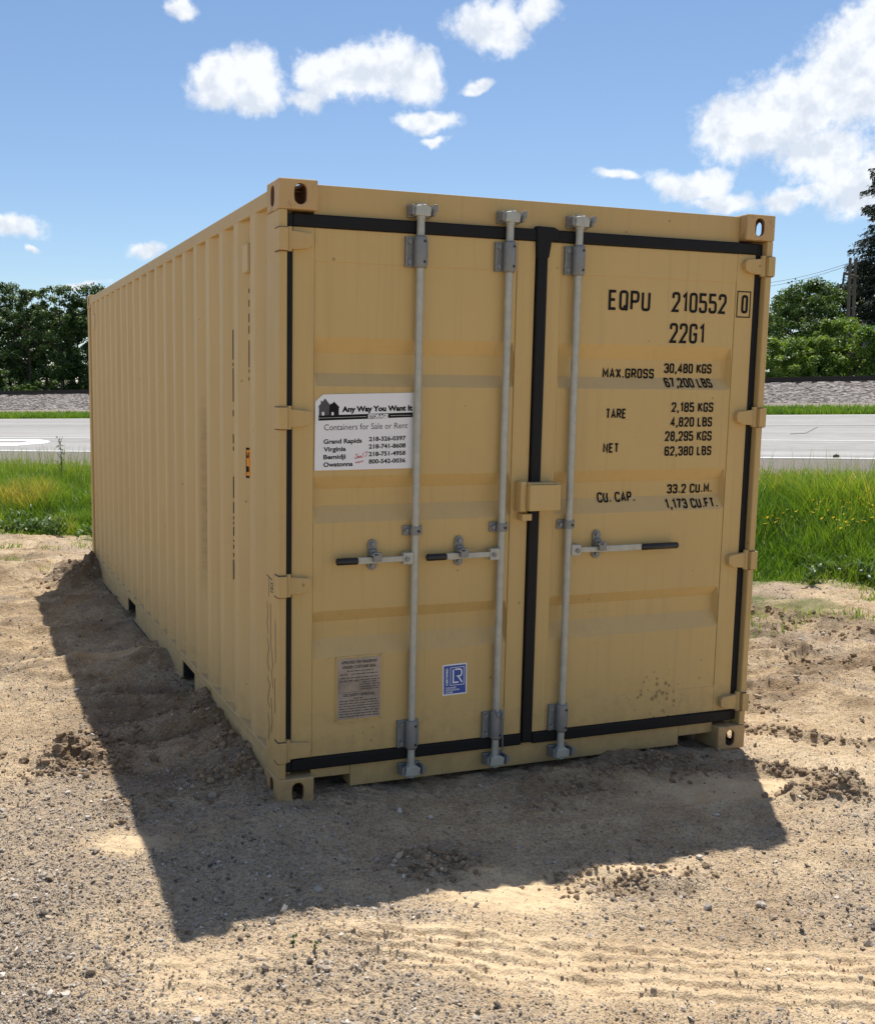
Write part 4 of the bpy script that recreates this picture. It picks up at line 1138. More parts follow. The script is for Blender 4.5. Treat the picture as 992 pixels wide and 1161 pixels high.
# ---------------------------------------------------------------- the sales sign on the left door
def build_sign():
    ang = R(1.3); cs, sn = math.cos(ang), math.sin(ang)
    t = empty('sales_sign', (.166, YD - .003, 1.428), 'white container sale sign with black house emblem and phone numbers on the left door', 'sign')
    X, Z = .446, .314
    def sp(x, z, lift):     # local to the sign's lower left corner
        return (x * cs - z * 0, -.0022 - lift, x * sn * .9 + z)
    mb = MB()
    ol = [(0, 0), (X, -.006), (X, Z + .002), (.036, Z), (.002, Z - .028)]
    n = len(ol); fr = [sp(x, z, 0) for x, z in ol]; bk = [(p[0], .0015, p[2]) for p in fr]
    mb.add(fr + bk, [tuple(range(n)), tuple(range(2 * n - 1, n - 1, -1))] + [(i, (i + 1) % n, n + (i + 1) % n, n + i) for i in range(n)], 0)
    mb.build('sign_panel', M['white'], t)
    mb = MB()
    sx = X / 787.; f = lambda px, py: ((px - 112) * sx, (737 - py) * Z / 634.)     # from the enlarged photo of the sign
    poly = lambda pts, mi, l: mb.add([sp(*f(*p), l) for p in pts], [tuple(range(len(pts)))], mi)
    poly([(143, 277), (143, 212), (137, 205), (157, 178), (157, 155), (167, 155), (167, 168), (190, 135), (232, 196), (222, 208), (222, 277)], 1, .0006)
    poly([(222, 277), (222, 205), (232, 180), (238, 180), (240, 184), (260, 165), (303, 212), (297, 216), (297, 277)], 0, .0011)
    poly([(165, 277), (165, 248), (183, 248), (183, 277)], 2, .0016); poly([(240, 277), (240, 251), (257, 251), (257, 277)], 2, .0016)
    poly([(140, 320), (140, 277), (890, 268), (890, 308)], 0, .0006)
    for a in range(145, 515, 17): poly([(a, 300.5 - (a - 140) * .012), (a, 296.5 - (a - 140) * .012), (a + 9, 296.4 - (a - 140) * .012), (a + 9, 300.4 - (a - 140) * .012)], 2, .0011)
    for a in range(712, 880, 17): poly([(a, 293.5), (a, 289.5), (a + 9, 289.4), (a + 9, 293.4)], 2, .0011)
    def txt(s, px0, px1, py, hpx, mi=0, off=0.0, lift=.0006):
        x0, z0 = f(px0, py); x1, _ = f(px1, py)
        font_text(mb, s, hpx * Z / 634. / .69, sp, x0, z0, 'LEFT', x1 - x0, off, mi, lift=lift)
    txt('Any Way You Want It', 322, 886, 250, 42, 0, .0016)
    txt('STORAGE', 527, 690, 308, 30, 2, .0013, .0012)
    txt('Containers for Sale or Rent', 184, 850, 402, 50, 0, -.0001)
    for s, b, py in (('Grand Rapids', 482, 514), ('Virginia', 355, 579), ('Bemidji', 354, 644), ('Owatonna', 411, 708)): txt(s, 180, b, py, 36, 0, .0008)
    for s, py in (('218-326-0397', 503), ('218-741-8608', 567), ('218-751-4958', 631), ('800-542-0036', 695)): txt(s, 538, 836, py, 35, 0, .0008)
    for st in ([(432, 612), (448, 610)], [(442, 611), (444, 640), (432, 648), (420, 638)], [(462, 628), (452, 630), (450, 644), (462, 640), (464, 626), (466, 644)], [(472, 644), (474, 626), (478, 630), (482, 644)], [(492, 604), (494, 642)], [(500, 598), (530, 592), (512, 638)],
               [(432, 686), (444, 680), (436, 678), (434, 688)], [(448, 686), (452, 676), (458, 684), (462, 674), (470, 682), (478, 670), (486, 678), (496, 664)]):
        ribbon(mb, [f(*p) for p in st], .0022, sp, 3, .0018)
    mb.build('sign_print', [M['ink'], M['grey'], M['white'], M['red']], t)
build_sign()

# ---------------------------------------------------------------- pebbles and clods
def ico(sub=0):
    if sub < 0: return np.array([(1, 0, 0), (0, 1, 0), (-1, 0, 0), (0, -1, 0), (0, 0, 1), (0, 0, -1.)]), np.array([(0, 1, 4), (1, 2, 4), (2, 3, 4), (3, 0, 4), (1, 0, 5), (2, 1, 5), (3, 2, 5), (0, 3, 5)])
    bm = bmesh.new(); bmesh.ops.create_icosphere(bm, subdivisions=sub + 1, radius=1); v = np.array([q.co[:] for q in bm.verts]); f = np.array([[q.index for q in p.verts] for p in bm.faces]); bm.free(); return v, f
def scatter_rocks(name, xy, size, mat, label_kind='stuff', sub=0, squash=(.5, .95), sink=.12, tint=None):
    v0, f0 = ico(sub); n = len(xy); nv = len(v0)
    z = ground_z(xy[:, 0], xy[:, 1])[0]
    V = np.repeat(v0[None], n, 0) * (1 + (.18 if sub else .26) * rng.standard_normal((n, nv, 1)))
    sc = np.stack([rng.uniform(.75, 1.35, n), rng.uniform(.65, 1.1, n), rng.uniform(*squash, n)], 1) * size[:, None]
    V = V * sc[:, None, :]
    a = rng.uniform(0, 2 * np.pi, n); c, s = np.cos(a)[:, None], np.sin(a)[:, None]
    tl = rng.normal(0, .25, n)[:, None]
    x, y, zz = V[..., 0] * c - V[..., 1] * s, V[..., 0] * s + V[..., 1] * c, V[..., 2]
    zz = zz + tl * x
    V = np.stack([x + xy[:, 0:1], y + xy[:, 1:2], zz + (z + sc[:, 2] * (1 - 2 * sink) * .8)[:, None]], -1).reshape(-1, 3)
    Fc = (f0[None] + (np.arange(n) * nv)[:, None, None]).reshape(-1, 3)
    t = rng.random(n) if tint is None else tint
    o = obj_np(name, V, [Fc], mat, attrs={'tint': ('POINT', np.repeat(t, nv))})
    return tag(o, kind='stuff')
def inside_container(x, y, m=.0): return (x > -m) & (x < W + m) & (y > -m) & (y < D + m)
def yard_points(n, emin=2.0, emax=10.8, power=1.0):
    E = emin + (emax - emin) * rng.random(n) ** power
    s = E * rng.uniform(-.92, .20, n)
    x, y = to_world(s, E); return x, y
x, y = yard_points(150000, 2.1, 10.5, 1.7)
zz, g, fi = ground_z(x, y)
keep = (rng.random(len(x)) < (.10 + .50 * g ** 1.4) * (1 - .9 * fi)) & ~inside_container(x, y, .01)
x, y = x[keep][:21000], y[keep][:21000]
size = np.clip(.0033 * np.exp(rng.normal(0, .55, len(x))), .0018, .017)
scatter_rocks('gravel', np.stack([x, y], 1), size, M['stones'])
x, y = yard_points(170000, 2.1, 9.0, 1.7)
zz, g, fi = ground_z(x, y); keep = (rng.random(len(x)) < (.35 + .6 * g) * (1 - .8 * fi)) & ~inside_container(x, y, .01)
x, y = x[keep], y[keep]
scatter_rocks('grit', np.stack([x, y], 1), np.clip(.0028 * np.exp(rng.normal(0, .4, len(x))), .0016, .007), M['stones'], sub=-1, tint=rng.beta(2.2, 1.6, len(x)))
# clods of turned soil at the places the photo shows them
pts = []; sz = []
def clods(px, n, rx, ry, s0, s1, sg=None):
    c = gp(*px)
    for _ in range(n): pts.append((c[0] + rng.normal(0, rx), c[1] + rng.normal(0, ry))); sz.append(rng.uniform(s0, s1) * rng.random() ** .6 + .004)
def clod_line(p0, p1, n, wd, s0, s1):
    a, b = gp(*p0), gp(*p1)
    for _ in range(n):
        t = rng.random(); pts.append((a[0] + (b[0] - a[0]) * t + rng.normal(0, wd), a[1] + (b[1] - a[1]) * t + rng.normal(0, wd))); sz.append(rng.uniform(s0, s1) * rng.random() ** .6 + .004)
clods((93, 868), 260, .15, .10, .006, .030); clods((110, 850), 60, .10, .06, .006, .030); clods((122, 840), 60, .10, .08, .008, .026)
clods((760, 868), 90, .15, .05, .004, .020); clods((700, 868), 25, .12, .05, .004, .014); clods((800, 880), 40, .1, .05, .006, .018); clods((650, 896), 70, .15, .08, .006, .018)
clods((725, 996), 130, .14, .035, .005, .017); clods((660, 992), 60, .08, .04, .004, .012); clods((500, 985), 110, .09, .05, .006, .020)
clod_line((850, 873), (935, 892), 70, .022, .005, .022); clod_line((895, 909), (980, 914), 75, .03, .006, .028); clod_line((842, 827), (992, 850), 110, .03, .004, .020); clod_line((842, 804), (875, 808), 40, .03, .006, .022)
clods((945, 902), 60, .09, .06, .008, .022)
clod_line((130, 930), (260, 890), 120, .07, .006, .022); clod_line((255, 892), (300, 862), 90, .07, .006, .022)
for yy in np.linspace(.1, 2.0, 12):
    for _ in range(15): pts.append((-abs(rng.normal(.04, .10)), yy + rng.normal(0, .12))); sz.append(.005 + .018 * rng.random() ** 2)
for _ in range(160): pts.append((-.2 + rng.normal(0, .22), 5.7 + rng.normal(0, .28))); sz.append(.006 + .024 * rng.random() ** 2)
for l in ((108, 790, 222, 791), (112, 804, 225, 806), (108, 822, 246, 820), (112, 843, 255, 838)): clod_line(l[:2], l[2:], 16, .05, .005, .014)
clod_line((850, 690), (992, 722), 150, .16, .006, .03); clod_line((860, 735), (992, 755), 130, .14, .006, .026); clod_line((0, 754), (180, 738), 50, .08, .006, .016)
for _ in range(14): pts.append((.02 + rng.normal(.08, .10), -.035 + rng.normal(0, .03))); sz.append(.006 + .010 * rng.random())
for tp, _h, _w in TRACKS:
    pass
pts = np.array(pts); sz = np.array(sz) * .74
k = ~inside_container(pts[:, 0], pts[:, 1], -.01)
cr = []; cs_ = []
for tp, _h, _w in TRACKS:
    for a, b in zip(tp[:-1], tp[1:]):
        ga, gb = gp(*a), gp(*b); m_ = int(np.hypot(*(gb - ga)) * (150 if _h > .007 else 50)); t = rng.random(m_)
        kk = rng.random(m_) < 1.5 * (vnoise(t * 3, t * 0 + m_, .30, 77) + .18)
        t = t[kk]; nrm = np.array([-(gb - ga)[1], (gb - ga)[0]]); nrm /= np.linalg.norm(nrm)
        off = rng.normal(-.011, .006, len(t)); cr.append(ga + np.outer(t, gb - ga) + np.outer(off, nrm)); cs_.append(np.clip(.0019 * np.exp(rng.normal(0, .42, len(t))), .0011, .006))
cr = np.concatenate(cr); cs_ = np.concatenate(cs_)
scatter_rocks('track_crumbs', cr, cs_, M['clod'], squash=(.6, 1.0), sink=.1, tint=rng.uniform(.6, 1, len(cr)))
scatter_rocks('soil_clods', pts[k], sz[k], M['clod'], sub=1, squash=(.5, .95), sink=.2)

# ---------------------------------------------------------------- grass
def blades(name, x, y, z, h, width, lean, tint, mat):
    n = len(x); a = rng.uniform(0, 2 * np.pi, n); la = rng.uniform(0, 2 * np.pi, n)
    wx, wy = np.cos(a) * width / 2, np.sin(a) * width / 2
    lx, ly = np.cos(la) * lean * h, np.sin(la) * lean * h
    V = np.empty((n, 7, 3), np.float32)
    for j, (t, wf) in enumerate(((0, 1.), (.45, .85), (.8, .5))):
        cx_, cy_, cz_ = x + lx * t * t, y + ly * t * t, z + h * t * (1 - .25 * lean * t)
        V[:, 2 * j] = np.stack([cx_ - wx * wf, cy_ - wy * wf, cz_], 1); V[:, 2 * j + 1] = np.stack([cx_ + wx * wf, cy_ + wy * wf, cz_], 1)
    V[:, 6] = np.stack([x + lx, y + ly, z + h * (1 - .25 * lean)], 1)
    b = (np.arange(n) * 7)[:, None]
    q = np.concatenate([b + np.array([0, 1, 3, 2]), b + np.array([2, 3, 5, 4])]); t3 = b + np.array([4, 5, 6])
    tv = np.repeat(tint, 7)
    return tag(obj_np(name, V.reshape(-1, 3), [q, t3], mat, attrs={'tint': ('POINT', tv)}), kind='stuff')
def build_grass():
    n = 330000
    E = 10.3 + 5.6 * rng.random(n) ** .85; s = E * rng.uniform(-.90, .16, n)
    # only where there can be a view past the container
    vis = (s < E * -.62) | (s > E * -.16)
    E, s = E[vis], s[vis]
    wob = .75 * fbm2(s, E, 1.3, 120, 3) + .35 * fbm2(s, E, .25, 125, 2)
    dn = sstep(10.55, 11.1, E + wob) * (1 - .75 * sstep(14.9, 15.7, E + wob * .6))
    k = rng.random(len(E)) < dn
    E, s, wob = E[k], s[k], wob[k]
    x, y = to_world(s, E); z = base_z(s, E) - .02
    cl = fbm2(s, E, .8, 140, 3); cl2 = fbm2(s, E, .22, 150, 2)
    left = s < E * -.5
    hmax = np.interp(E, [10.5, 11.0, 11.8, 13.0, 14.5, 15.5], [.05, .16, .33, .40, .20, .06])
    h = hmax * np.clip(1 + .9 * cl + .7 * cl2 + rng.normal(0, .28, len(E)), .2, 2.0) * np.where(left, .82, 1.0)
    yel = np.zeros_like(E)
    u0, e0 = None, None
    d = ray(22, 590); q = d[0] * UX[0] + d[1] * UX[1]; w_ = d[0] * EX[0] + d[1] * EX[1]; sy = q / w_ * 11.6
    yel = np.exp(-(((s - sy) / .45) ** 2 + ((E - 11.7) / .38) ** 2))
    dryb = sstep(13.2, 15.0, E) * .36
    tint = np.clip(.38 + .85 * cl + .5 * cl2 + rng.normal(0, .17, len(E)) + .36 * yel + dryb, 0, 1)
    tint = np.where((tint > .86) & (yel < .3) & (rng.random(len(E)) < .6), .7, tint)
    h = h * (1 + .2 * yel)
    blades('roadside_grass', x, y, z, h, rng.uniform(.005, .011, len(E)), rng.uniform(.1, .75, len(E)), tint, M['grass'])
    # seed heads and stalks above the blades
    n = 5200
    E = rng.uniform(11.6, 15.4, n); s = E * rng.uniform(-.90, .16, n); vis = (s < E * -.62) | (s > E * -.16); E, s = E[vis], s[vis]
    x, y = to_world(s, E)
    blades('seed_stalks', x, y, base_z(s, E), rng.uniform(.32, .62, len(E)) * np.interp(E, [11.5, 13, 15.5], [.9, 1, .85]), rng.uniform(.004, .008, len(E)), rng.uniform(.05, .3, len(E)), rng.uniform(.55, .93, len(E)), M['grass'])
    # thin tufts on the dirt near the strip
    n = 16000
    E = rng.uniform(8.2, 11.2, n); s = E * np.where(rng.random(n) < .5, rng.uniform(-.88, -.64, n), rng.uniform(-.18, .14, n))
    m = fbm2(s, E, .45, 160, 3); k = rng.random(n) < np.clip(m * 3.2 - .35 + .5 * sstep(9.6, 10.9, E), 0, 1)
    E, s = E[k], s[k]; x, y = to_world(s, E)
    blades('sparse_tufts', x, y, ground_z(x, y)[0] - .005, rng.uniform(.02, .10, len(E)), rng.uniform(.005, .010, len(E)), rng.uniform(.2, 1.0, len(E)), rng.uniform(.25, .9, len(E)), M['grass'])
    # low broad leaves along the edge of the strip
    n = 12000
    E = rng.uniform(10.5, 12.4, n); s = E * np.where(rng.random(n) < .5, rng.uniform(-.88, -.64, n), rng.uniform(-.18, .14, n))
    k = fbm2(s, E, .6, 170, 3) > .0; E, s = E[k], s[k]; x, y = to_world(s, E)
    blades('broad_weeds', x, y, ground_z(x, y)[0] + rng.uniform(0, .12, len(E)), rng.uniform(.05, .11, len(E)), rng.uniform(.025, .05, len(E)), rng.uniform(.6, 1.3, len(E)), rng.uniform(.1, .9, len(E)), M['weed'])
    # grass strip on the far side of the road
    n = 60000
    E = rng.uniform(33.2, 44.2, n); s = E * np.where(rng.random(n) < .5, rng.uniform(-.86, -.66, n), rng.uniform(-.13, .10, n)); x, y = to_world(s, E)
    dn = 1 - sstep(38.6, 40.6, E + .6 * fbm2(s, E, 1.5, 180, 2)); k = rng.random(n) < dn; x, y, s, E = x[k], y[k], s[k], E[k]
    blades('verge_grass', x, y, base_z(s, E) - .02, rng.uniform(.10, .28, len(x)), rng.uniform(.02, .04, len(x)), rng.uniform(.1, .6, len(x)), np.clip(.5 + .5 * fbm2(s, E, 2., 190, 3) + rng.normal(0, .15, len(x)), 0, .86), M['grass'])
build_grass()

# yellow wildflowers, one object each
def build_flowers():
    mb = MB(); mb.tube([(0, 0, -.25), (.01, 0, 0)], .003, 5, 1, False)
    ring = [(.016 * math.cos(a) * (1 if i % 2 else .55), .016 * math.sin(a) * (1 if i % 2 else .55), .006 if i % 2 else .0) for i, a in enumerate(np.linspace(0, 2 * math.pi, 17)[:-1])]
    mb.add(ring + [(0, 0, .004)], [(i, (i + 1) % 16, 16) for i in range(16)], 0)
    proto = mb.build('wildflower', [M['petal'], M['weed']])
    lab = 'tiny yellow wildflower among the tall grass right of the container'
    r2 = random.Random(5); first = True
    spots = [(870, 587), (876, 585), (882, 588), (888, 582), (893, 578), (897, 586), (903, 580), (922, 567), (926, 572), (931, 569), (925, 578), (921, 581), (935, 566), (953, 568), (962, 570), (975, 565), (981, 564), (978, 572), (985, 571), (989, 573), (956, 575), (964, 577), (957, 583), (950, 590), (959, 592), (967, 589), (972, 592), (979, 591), (962, 596), (945, 587), (953, 599), (987, 578), (868, 594), (880, 592), (938, 579), (944, 573), (932, 588), (989, 587)]
    for (u, v) in spots:
        Ef = r2.uniform(12.0, 13.6); d = ray(u, v); ds, de = d[0] * UX[0] + d[1] * UX[1], d[0] * EX[0] + d[1] * EX[1]; t = Ef / de
        for _ in range(6):       # keep the head at a believable height above the ground
            p = CAM + d * t; s, E = to_local(p[0], p[1]); gap_ = p[2] - float(base_z(np.array(s), np.array(E)))
            if gap_ > .62: t *= 1.04
            elif gap_ < .32: t *= .965
        o = proto if first else proto.copy()
        if not first: COL.objects.link(o)
        first = False
        o.location = tuple(p); k_ = r2.uniform(.8, 1.5); o.scale = (k_, k_, 1.4); o.rotation_euler = (r2.uniform(.2, .7), r2.uniform(-.3, .3), r2.uniform(0, 6))
        tag(o, lab, 'flower', 'yellow wildflowers in the roadside grass')
build_flowers()

def leaf_cards(C, r, n_each, size, up=.75):
    """leaf faces spread around cluster centres C with radii r; returns verts, quads"""
    n = len(C) * n_each
    c = np.repeat(C, n_each, 0); rr = np.repeat(r, n_each)
    d = rng.standard_normal((n, 3)); d /= np.linalg.norm(d, axis=1)[:, None]
    p = c + d * (rr * rng.random(n) ** .45)[:, None] * np.array([1, 1, .75])
    nrm = d * .7 + rng.standard_normal((n, 3)) * .6 + np.array([0, 0, up]); nrm /= np.linalg.norm(nrm, axis=1)[:, None]
    a = np.cross(nrm, rng.standard_normal((n, 3))); a /= np.linalg.norm(a, axis=1)[:, None]; b = np.cross(nrm, a)
    sz = (size * rng.uniform(.6, 1.35, n))[:, None]
    V = np.stack([p - a * sz * .5, p + b * sz * .32, p + a * sz * .5 - nrm * sz * .12, p - b * sz * .32], 1).reshape(-1, 3)
    return V, np.arange(n * 4).reshape(-1, 4), n

def tall_weed(u, Ew, h, name='tall_weed', label='', spread=.10):
    p = far_point(u, Ew); t = empty(name, tuple(p), label, 'weed')
    mb = MB(); mb.tube([(0, 0, 0), (.02, .01, h * .5), (.0, .02, h)], [.008, .006, .003], 6)
    for k in range(9):
        z = h * (.25 + .08 * k); a = k * 2.4; mb.tube([(.01, .01, z), (spread * math.cos(a), spread * math.sin(a), z + .10)], .003, 4)
    mb.build('stem', M['weed'], t)
    C = np.array([(rng.normal(0, spread * .6), rng.normal(0, spread * .6), h * q) for q in np.linspace(.25, 1, 22)])
    V, q, n = leaf_cards(C, np.full(len(C), spread * .8), 9, .024)
    obj_np('leaves', V, [q], M['weed'], t, attrs={'tint': ('POINT', np.repeat(rng.random(n), 4))})
tall_weed(68, 13.6, .80, spread=.045, label='tall leafy stalk rising above the grass left of the container')
tall_weed(37, 12.6, .42, label='pale leafy weed in the grass left of the container, shorter than the tall stalk', spread=.10)
for u, v in ((357, 1088), (332, 1083)):
    p = gp(u, v); z0 = float(ground_z(p[0], p[1])[0][0]); t = empty('seedling', (p[0], p[1], z0), 'small green sprout alone on the sand, %s' % ('right of the two by the tyre tracks' if u > 340 else 'left of the two by the tyre tracks'), 'seedling')
    V, q, n = leaf_cards(np.array([(0, 0, .012), (.004, 0, .03)]), np.array([.008, .008]), 5, .014)
    obj_np('leaves', V, [q], M['weed'], t, attrs={'tint': ('POINT', rng.random(n * 4))})
    MB().tube([(0, 0, -.005), (.003, 0, .035)], .0012, 5).build('stem', M['weed'], t)
# stone lying on the road edge
p = road_pt(948, 519.5); xw, yw = to_world(*p)
v0, f0 = ico(1); v0 = v0 * (1 + .15 * rng.standard_normal((len(v0), 1))) * np.array([.045, .035, .032])
st_ = obj_np('stone', v0, [f0], M['rail']); st_.location = (xw, yw, .80 + (p[1] - 16.9) * .0205 + TILT * p[0] + .03)
tag(st_, 'dark fist-sized stone lying on the white road edge line', 'stone')

# ---------------------------------------------------------------- trees and bushes
def make_tree(name, p, h, rad, leaf, label, cat, group=None, clumps=46, leaves=95, size=.24, trunk=True, low=.12, shape='round', seed=0):
    r0 = np.random.default_rng(100 + seed)
    t = empty(name, tuple(p), label, cat, group)
    # clusters along limbs: uneven outline with gaps
    C = []; rr = []; limbs = []
    for k in range(clumps):
        zf = low + (1 - low) * r0.random() ** .85
        if shape == 'round': prof = math.sqrt(max(.03, 1 - ((zf - .50) / .56) ** 2))
        elif shape == 'cone': prof = max(.08, (1.02 - zf)) ** .8
        else: prof = math.sqrt(max(.05, 1 - (zf * .95) ** 2))
        a = r0.uniform(0, 2 * math.pi); q = rad * prof * (r0.random() ** .35) * r0.uniform(.75, 1.12)
        C.append((q * math.cos(a), q * math.sin(a), h * zf * .97)); rr.append(rad * r0.uniform(.12, .26))
        if k % 4 == 0: limbs.append(C[-1])
    C.append((0, 0, h * .93)); rr.append(rad * .18)
    C = np.array(C); rr = np.array(rr)
    V, q, n = leaf_cards(C, rr, leaves, size)
    cl = np.repeat(r0.normal(0, .26, len(C)), leaves)
    tint = np.clip(.48 + cl + rng.normal(0, .2, n), 0, 1)
    obj_np('crown', V, [q], leaf, t, attrs={'tint': ('POINT', np.repeat(tint, 4))})
    if trunk:
        mb = MB(); tr = .03 * h * .55
        mb.tube([(0, 0, -.2), (.02 * h, 0, h * .3), (0, .02 * h, h * .6), (0, 0, h * .92)], [tr, tr * .8, tr * .5, tr * .12], 8)
        for c in limbs: mb.tube([(0, 0, max(.1 * h, c[2] - rad * .55)), tuple(np.array(c) * .6 + np.array([0, 0, .25 * c[2]])), c], [tr * .35, tr * .22, tr * .08], 5)
        mb.build('trunk', M['bark'], t)
    return t
# left wood edge beyond the railway: each tree its own
left = [(-40, 62, 8.6, 2.6), (-12, 60, 7.8, 2.3), (12, 61, 8.9, 2.3), (34, 60, 8.3, 2.0), (53, 63, 7.4, 2.1), (71, 60, 8.4, 2.0), (90, 61, 7.5, 1.8), (112, 62, 8.6, 2.3), (0, 68, 7.9, 3.0), (44, 69, 7.6, 2.8), (84, 69, 7.4, 2.6)]
for i, (u, Ed, h, rd) in enumerate(left):
    lab = 'dense dark broadleaf tree in the wood edge beyond the railway, left of the container'
    make_tree('broadleaf_tree', far_point(u, Ed), h * .95, rd * .98, M['leaf_dark'], lab, 'tree', 'trees of the wood edge left of the container', clumps=95, leaves=125, size=.17, low=.02, seed=i)
for i, (u, Ed, h, rd, lb) in enumerate(((8, 54.5, 2.3, 1.1, 'light green bush before the dark wood at the left edge of the view'), (29, 54.5, 1.3, .85, 'low pale green bush before the dark wood, left of the smallest bush'), (45, 54.5, 1.45, .7, 'smallest pale green bush before the dark wood, nearest the container'))):
    make_tree('bush', far_point(u, Ed), h, rd, M['leaf_mid'], lb, 'bush', None, clumps=26, leaves=60, size=.13, low=.05, seed=30 + i)
# understorey that closes the wood's foot
# right: bright bushes, a round tree, dark conifers
right_b = [(868, 55.2, 2.9, 1.5, 'bright green bush showing right beside the container door edge, beyond the railway'), (896, 54.6, 2.7, 1.5, 'bright yellow-green bush beyond the railway below the round tree'), (925, 55.4, 2.9, 1.5, 'broad bright bush beyond the railway below the utility pole, left part of the thicket'),
           (944, 56.4, 3.7, 1.5, 'taller bright bush rising in front of the utility pole foot'), (968, 55.0, 3.2, 1.6, 'bright leafy bush in front of the dark conifers'), (994, 54.8, 2.6, 1.5, 'lower bright bush at the right edge of the view beyond the railway')]
for i, (u, Ed, h, rd, lb) in enumerate(right_b):
    make_tree('bush', far_point(u, Ed), h, rd, M['leaf_bright'], lb, 'bush', None, clumps=56, leaves=95, size=.135, low=.02, shape='dome', seed=50 + i)
right_t = [(908, 62, 6.1, 2.3, 'leaf_mid', 'round mid-green tree behind the bright bushes, left of the utility pole'), (876, 66, 5.6, 2.0, 'leaf_mid', 'mid-green tree half hidden by the container edge behind the bright bushes'), (936, 66, 6.0, 2.0, 'leaf_dark', 'dark green tree between the round tree and the utility pole'), (890, 74, 6.4, 2.0, 'leaf_dark', 'dark tree top showing behind and left of the round tree'), (920, 76, 6.9, 1.8, 'leaf_dark', 'dark tree top showing behind and right of the round tree')]
for i, (u, Ed, h, rd, lf, lb) in enumerate(right_t):
    make_tree('broadleaf_tree', far_point(u, Ed), h, rd, M[lf], lb, 'tree', None, clumps=80, leaves=140, size=.155, low=.08, seed=70 + i)

def make_conifer(p, h, rad, label, seed, whorls=26, per=7, bare=.06, power=.75):
    r0 = np.random.default_rng(seed); t = empty('conifer_tree', tuple(p), label, 'tree')
    mb = MB(); mb.tube([(0, 0, -.2), (0, 0, h * .5), (0, 0, h)], [h * .016, h * .011, .02], 8)
    Vs = []; tn = []
    for k in range(whorls):
        zf = bare + (1 - bare) * (k / whorls)
        for j in range(per):
            a = r0.uniform(0, 2 * math.pi); L_ = rad * (1 - zf) ** power * r0.uniform(.55, 1.12) + .25
            droop = r0.uniform(.18, .42); z0 = h * zf + r0.uniform(-.2, .2)
            ca, sa = math.cos(a), math.sin(a)
            mid = (L_ * .55 * ca, L_ * .55 * sa, z0 - droop * L_ * .35); tip = (L_ * ca, L_ * sa, z0 - droop * L_ * .62)
            if L_ > .8: mb.tube([(0, 0, z0), mid, tip], [.035, .022, .008], 4, 0, False)
            m = int(60 + 75 * L_)
            u = r0.uniform(.22, 1.02, m); cx_ = np.outer(u, [ca, sa, 0]) * L_; cz = z0 - droop * L_ * (.62 * u ** 1.1)
            side = r0.normal(0, 1, m) * (.10 + .13 * L_ * (1 - .5 * u))
            pos = cx_ + np.outer(side, [-sa, ca, 0]); pos[:, 2] = cz - np.abs(side) * .25 - r0.random(m) ** 2 * .28
            nn = r0.standard_normal((m, 3)) * .6 + np.array([0, 0, .9]); nn /= np.linalg.norm(nn, axis=1)[:, None]
            d = np.stack([np.full(m, ca), np.full(m, sa), np.full(m, -.6)], 1) + r0.standard_normal((m, 3)) * .55
            d = d - nn * (d * nn).sum(1)[:, None]; d /= np.linalg.norm(d, axis=1)[:, None]; b = np.cross(nn, d)
            s1 = r0.uniform(.10, .28, m)[:, None]
            Vs.append(np.stack([pos - d * s1 * .5, pos + b * s1 * .16, pos + d * s1 * .5 - np.array([0, 0, .05]), pos - b * s1 * .16], 1).reshape(-1, 3)); tn.append(r0.random(m))
    V = np.concatenate(Vs); tn = np.concatenate(tn)
    obj_np('crown', V, [np.arange(len(V)).reshape(-1, 4)], M['needle'], t, attrs={'tint': ('POINT', np.repeat(tn, 4))})
    mb.build('trunk', M['bark'], t)
    return t
make_conifer(far_point(1005, 64), 16.6, 3.5, 'tall dark conifer with drooping boughs at the right edge of the view', 1, 36, 9, .05, .72)
make_conifer(far_point(968, 67), 7.2, 2.6, 'lower dark conifer behind the utility pole, left of the tall conifer', 2, 18, 8, .04, .5)
make_conifer(far_point(990, 61), 5.4, 2.5, 'low dark conifer right of the pole, in front of the tall conifer', 4, 15, 8, .03, .5)

# grey shed glimpsed at the right edge behind the bushes
p = far_point(1003, 57.5)
t = empty('shed', tuple(p), 'pale grey roof corner of a low shed behind the bushes at the right edge', 'shed'); t.rotation_euler = (0, 0, ANG)
MB().box(-1.2, 1.4, -1.0, 1.0, -.1, 2.9).build('wall', mat_plain('shed_wall_grey', (.30, .31, .33), .8), t)
MB().prism([(-1.45, 2.92), (1.65, 2.92), (.1, 3.75)], lambda a, b, c: (a, c, b), -1.25, 1.25).build('roof', mat_plain('shed_roof_grey', (.38, .40, .44), .7), t)

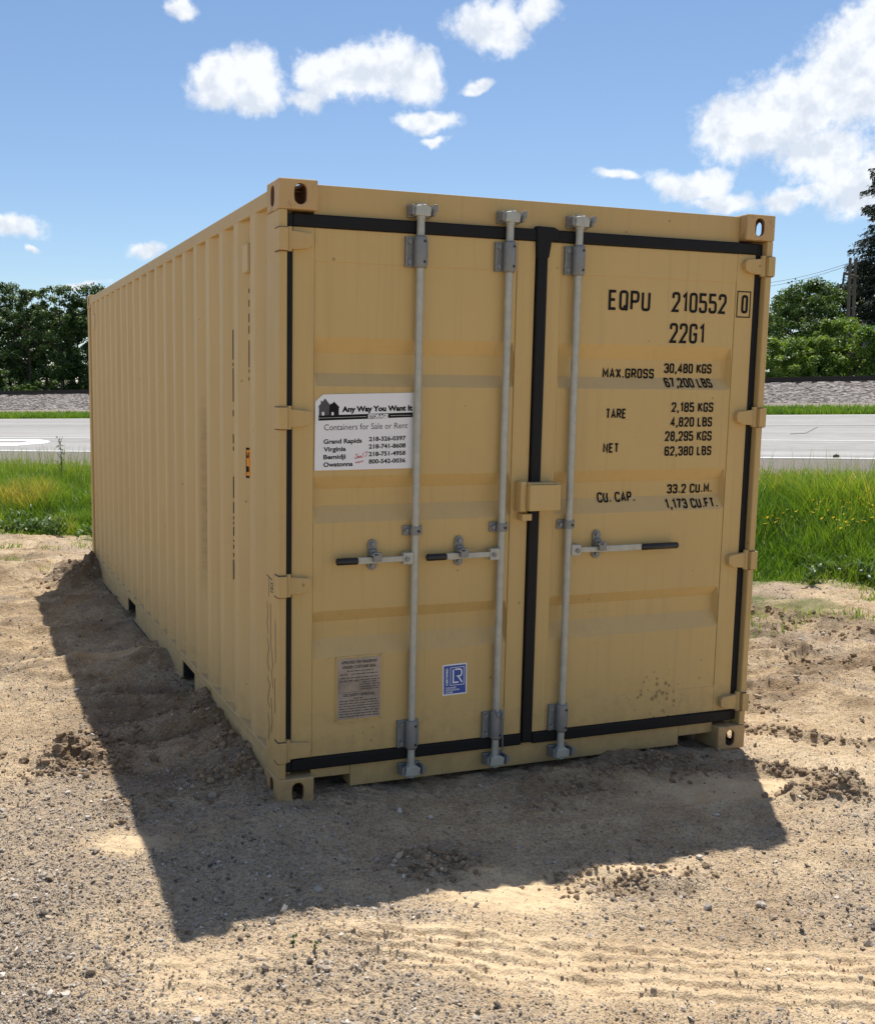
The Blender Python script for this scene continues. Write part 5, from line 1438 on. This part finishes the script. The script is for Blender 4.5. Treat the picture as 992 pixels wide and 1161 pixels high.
# ---------------------------------------------------------------- utility pole and wires
def build_pole():
    p = far_point(955, 58.5)
    t = empty('utility_pole', tuple(p), 'weathered wooden two-post utility pole with a crossarm, standing before the conifers', 'utility pole')
    t.rotation_euler = (0, -R(2.4), 0)
    d = ray(955, 400); rt = Vector((d[1], -d[0], 0)).normalized(); aw = Vector((d[0], d[1], 0)).normalized()
    dist = math.hypot(p[0] - CAM[0], p[1] - CAM[1]); px = dist / F
    def zat(v): q = ray(955, v); return CAM[2] + dist * q[2] / math.hypot(q[0], q[1]) - p[2]
    hz = zat(293)
    for off, hh in ((rt * (-.02), hz), (rt * (px * 4.6) + aw * 1.2, hz)):
        MB().tube([tuple(off + Vector((0, 0, -.3))), tuple(off + Vector((0, 0, hh * .6))), tuple(off + Vector((0, 0, hh)))], [.10, .08, .065], 10).build('post', M['wood'], t)
    zc = zat(310.5)
    a = rt * (-px * 5.5); b = rt * (px * 7.0) + aw * 1.2
    MB().tube([tuple(a + Vector((0, 0, zc + .05))), tuple(b + Vector((0, 0, zc - .10)))], .06, 6).build('crossarm', M['wood'], t)
    MB().tube([tuple(a + Vector((0, 0, zc))), tuple(a + rt * (-px * .8) + Vector((0, 0, zc - .45)))], .045, 8).build('insulator', M['wire'], t)
    bpy.context.view_layer.update()
    mw = t.matrix_world
    return [mw @ Vector((0, 0, zat(v))) for v in (298, 300.5, 320.7, 324.5)]
att = build_pole()
def wire(start, u, v, Ew, label, sag=.5):
    d = ray(u, v); de = d[0] * EX[0] + d[1] * EX[1]; e = Vector(CAM + d * (Ew / de)); a = Vector(start)
    e2 = a + (e - a) * 2.2
    pts = []
    for k in range(25):
        q = k / 24; p = a.lerp(e2, q); p.z -= sag * 4 * q * (1 - q); pts.append(p - a)
    o = MB().tube([tuple(p) for p in pts], .010, 5).build('power_line', M['wire']); o.location = a
    tag(o, label, 'power line', 'power lines leading left from the utility pole')
wire(att[0], 876, 309.5, 66, 'topmost thin power line running left from the utility pole')
wire(att[1], 876, 313.5, 66, 'second power line from the top, running just under the topmost one')
wire(att[2], 876, 334.5, 66, 'upper of the two lower power lines left of the utility pole')
wire(att[3], 876, 340.5, 66, 'lowest power line left of the utility pole')
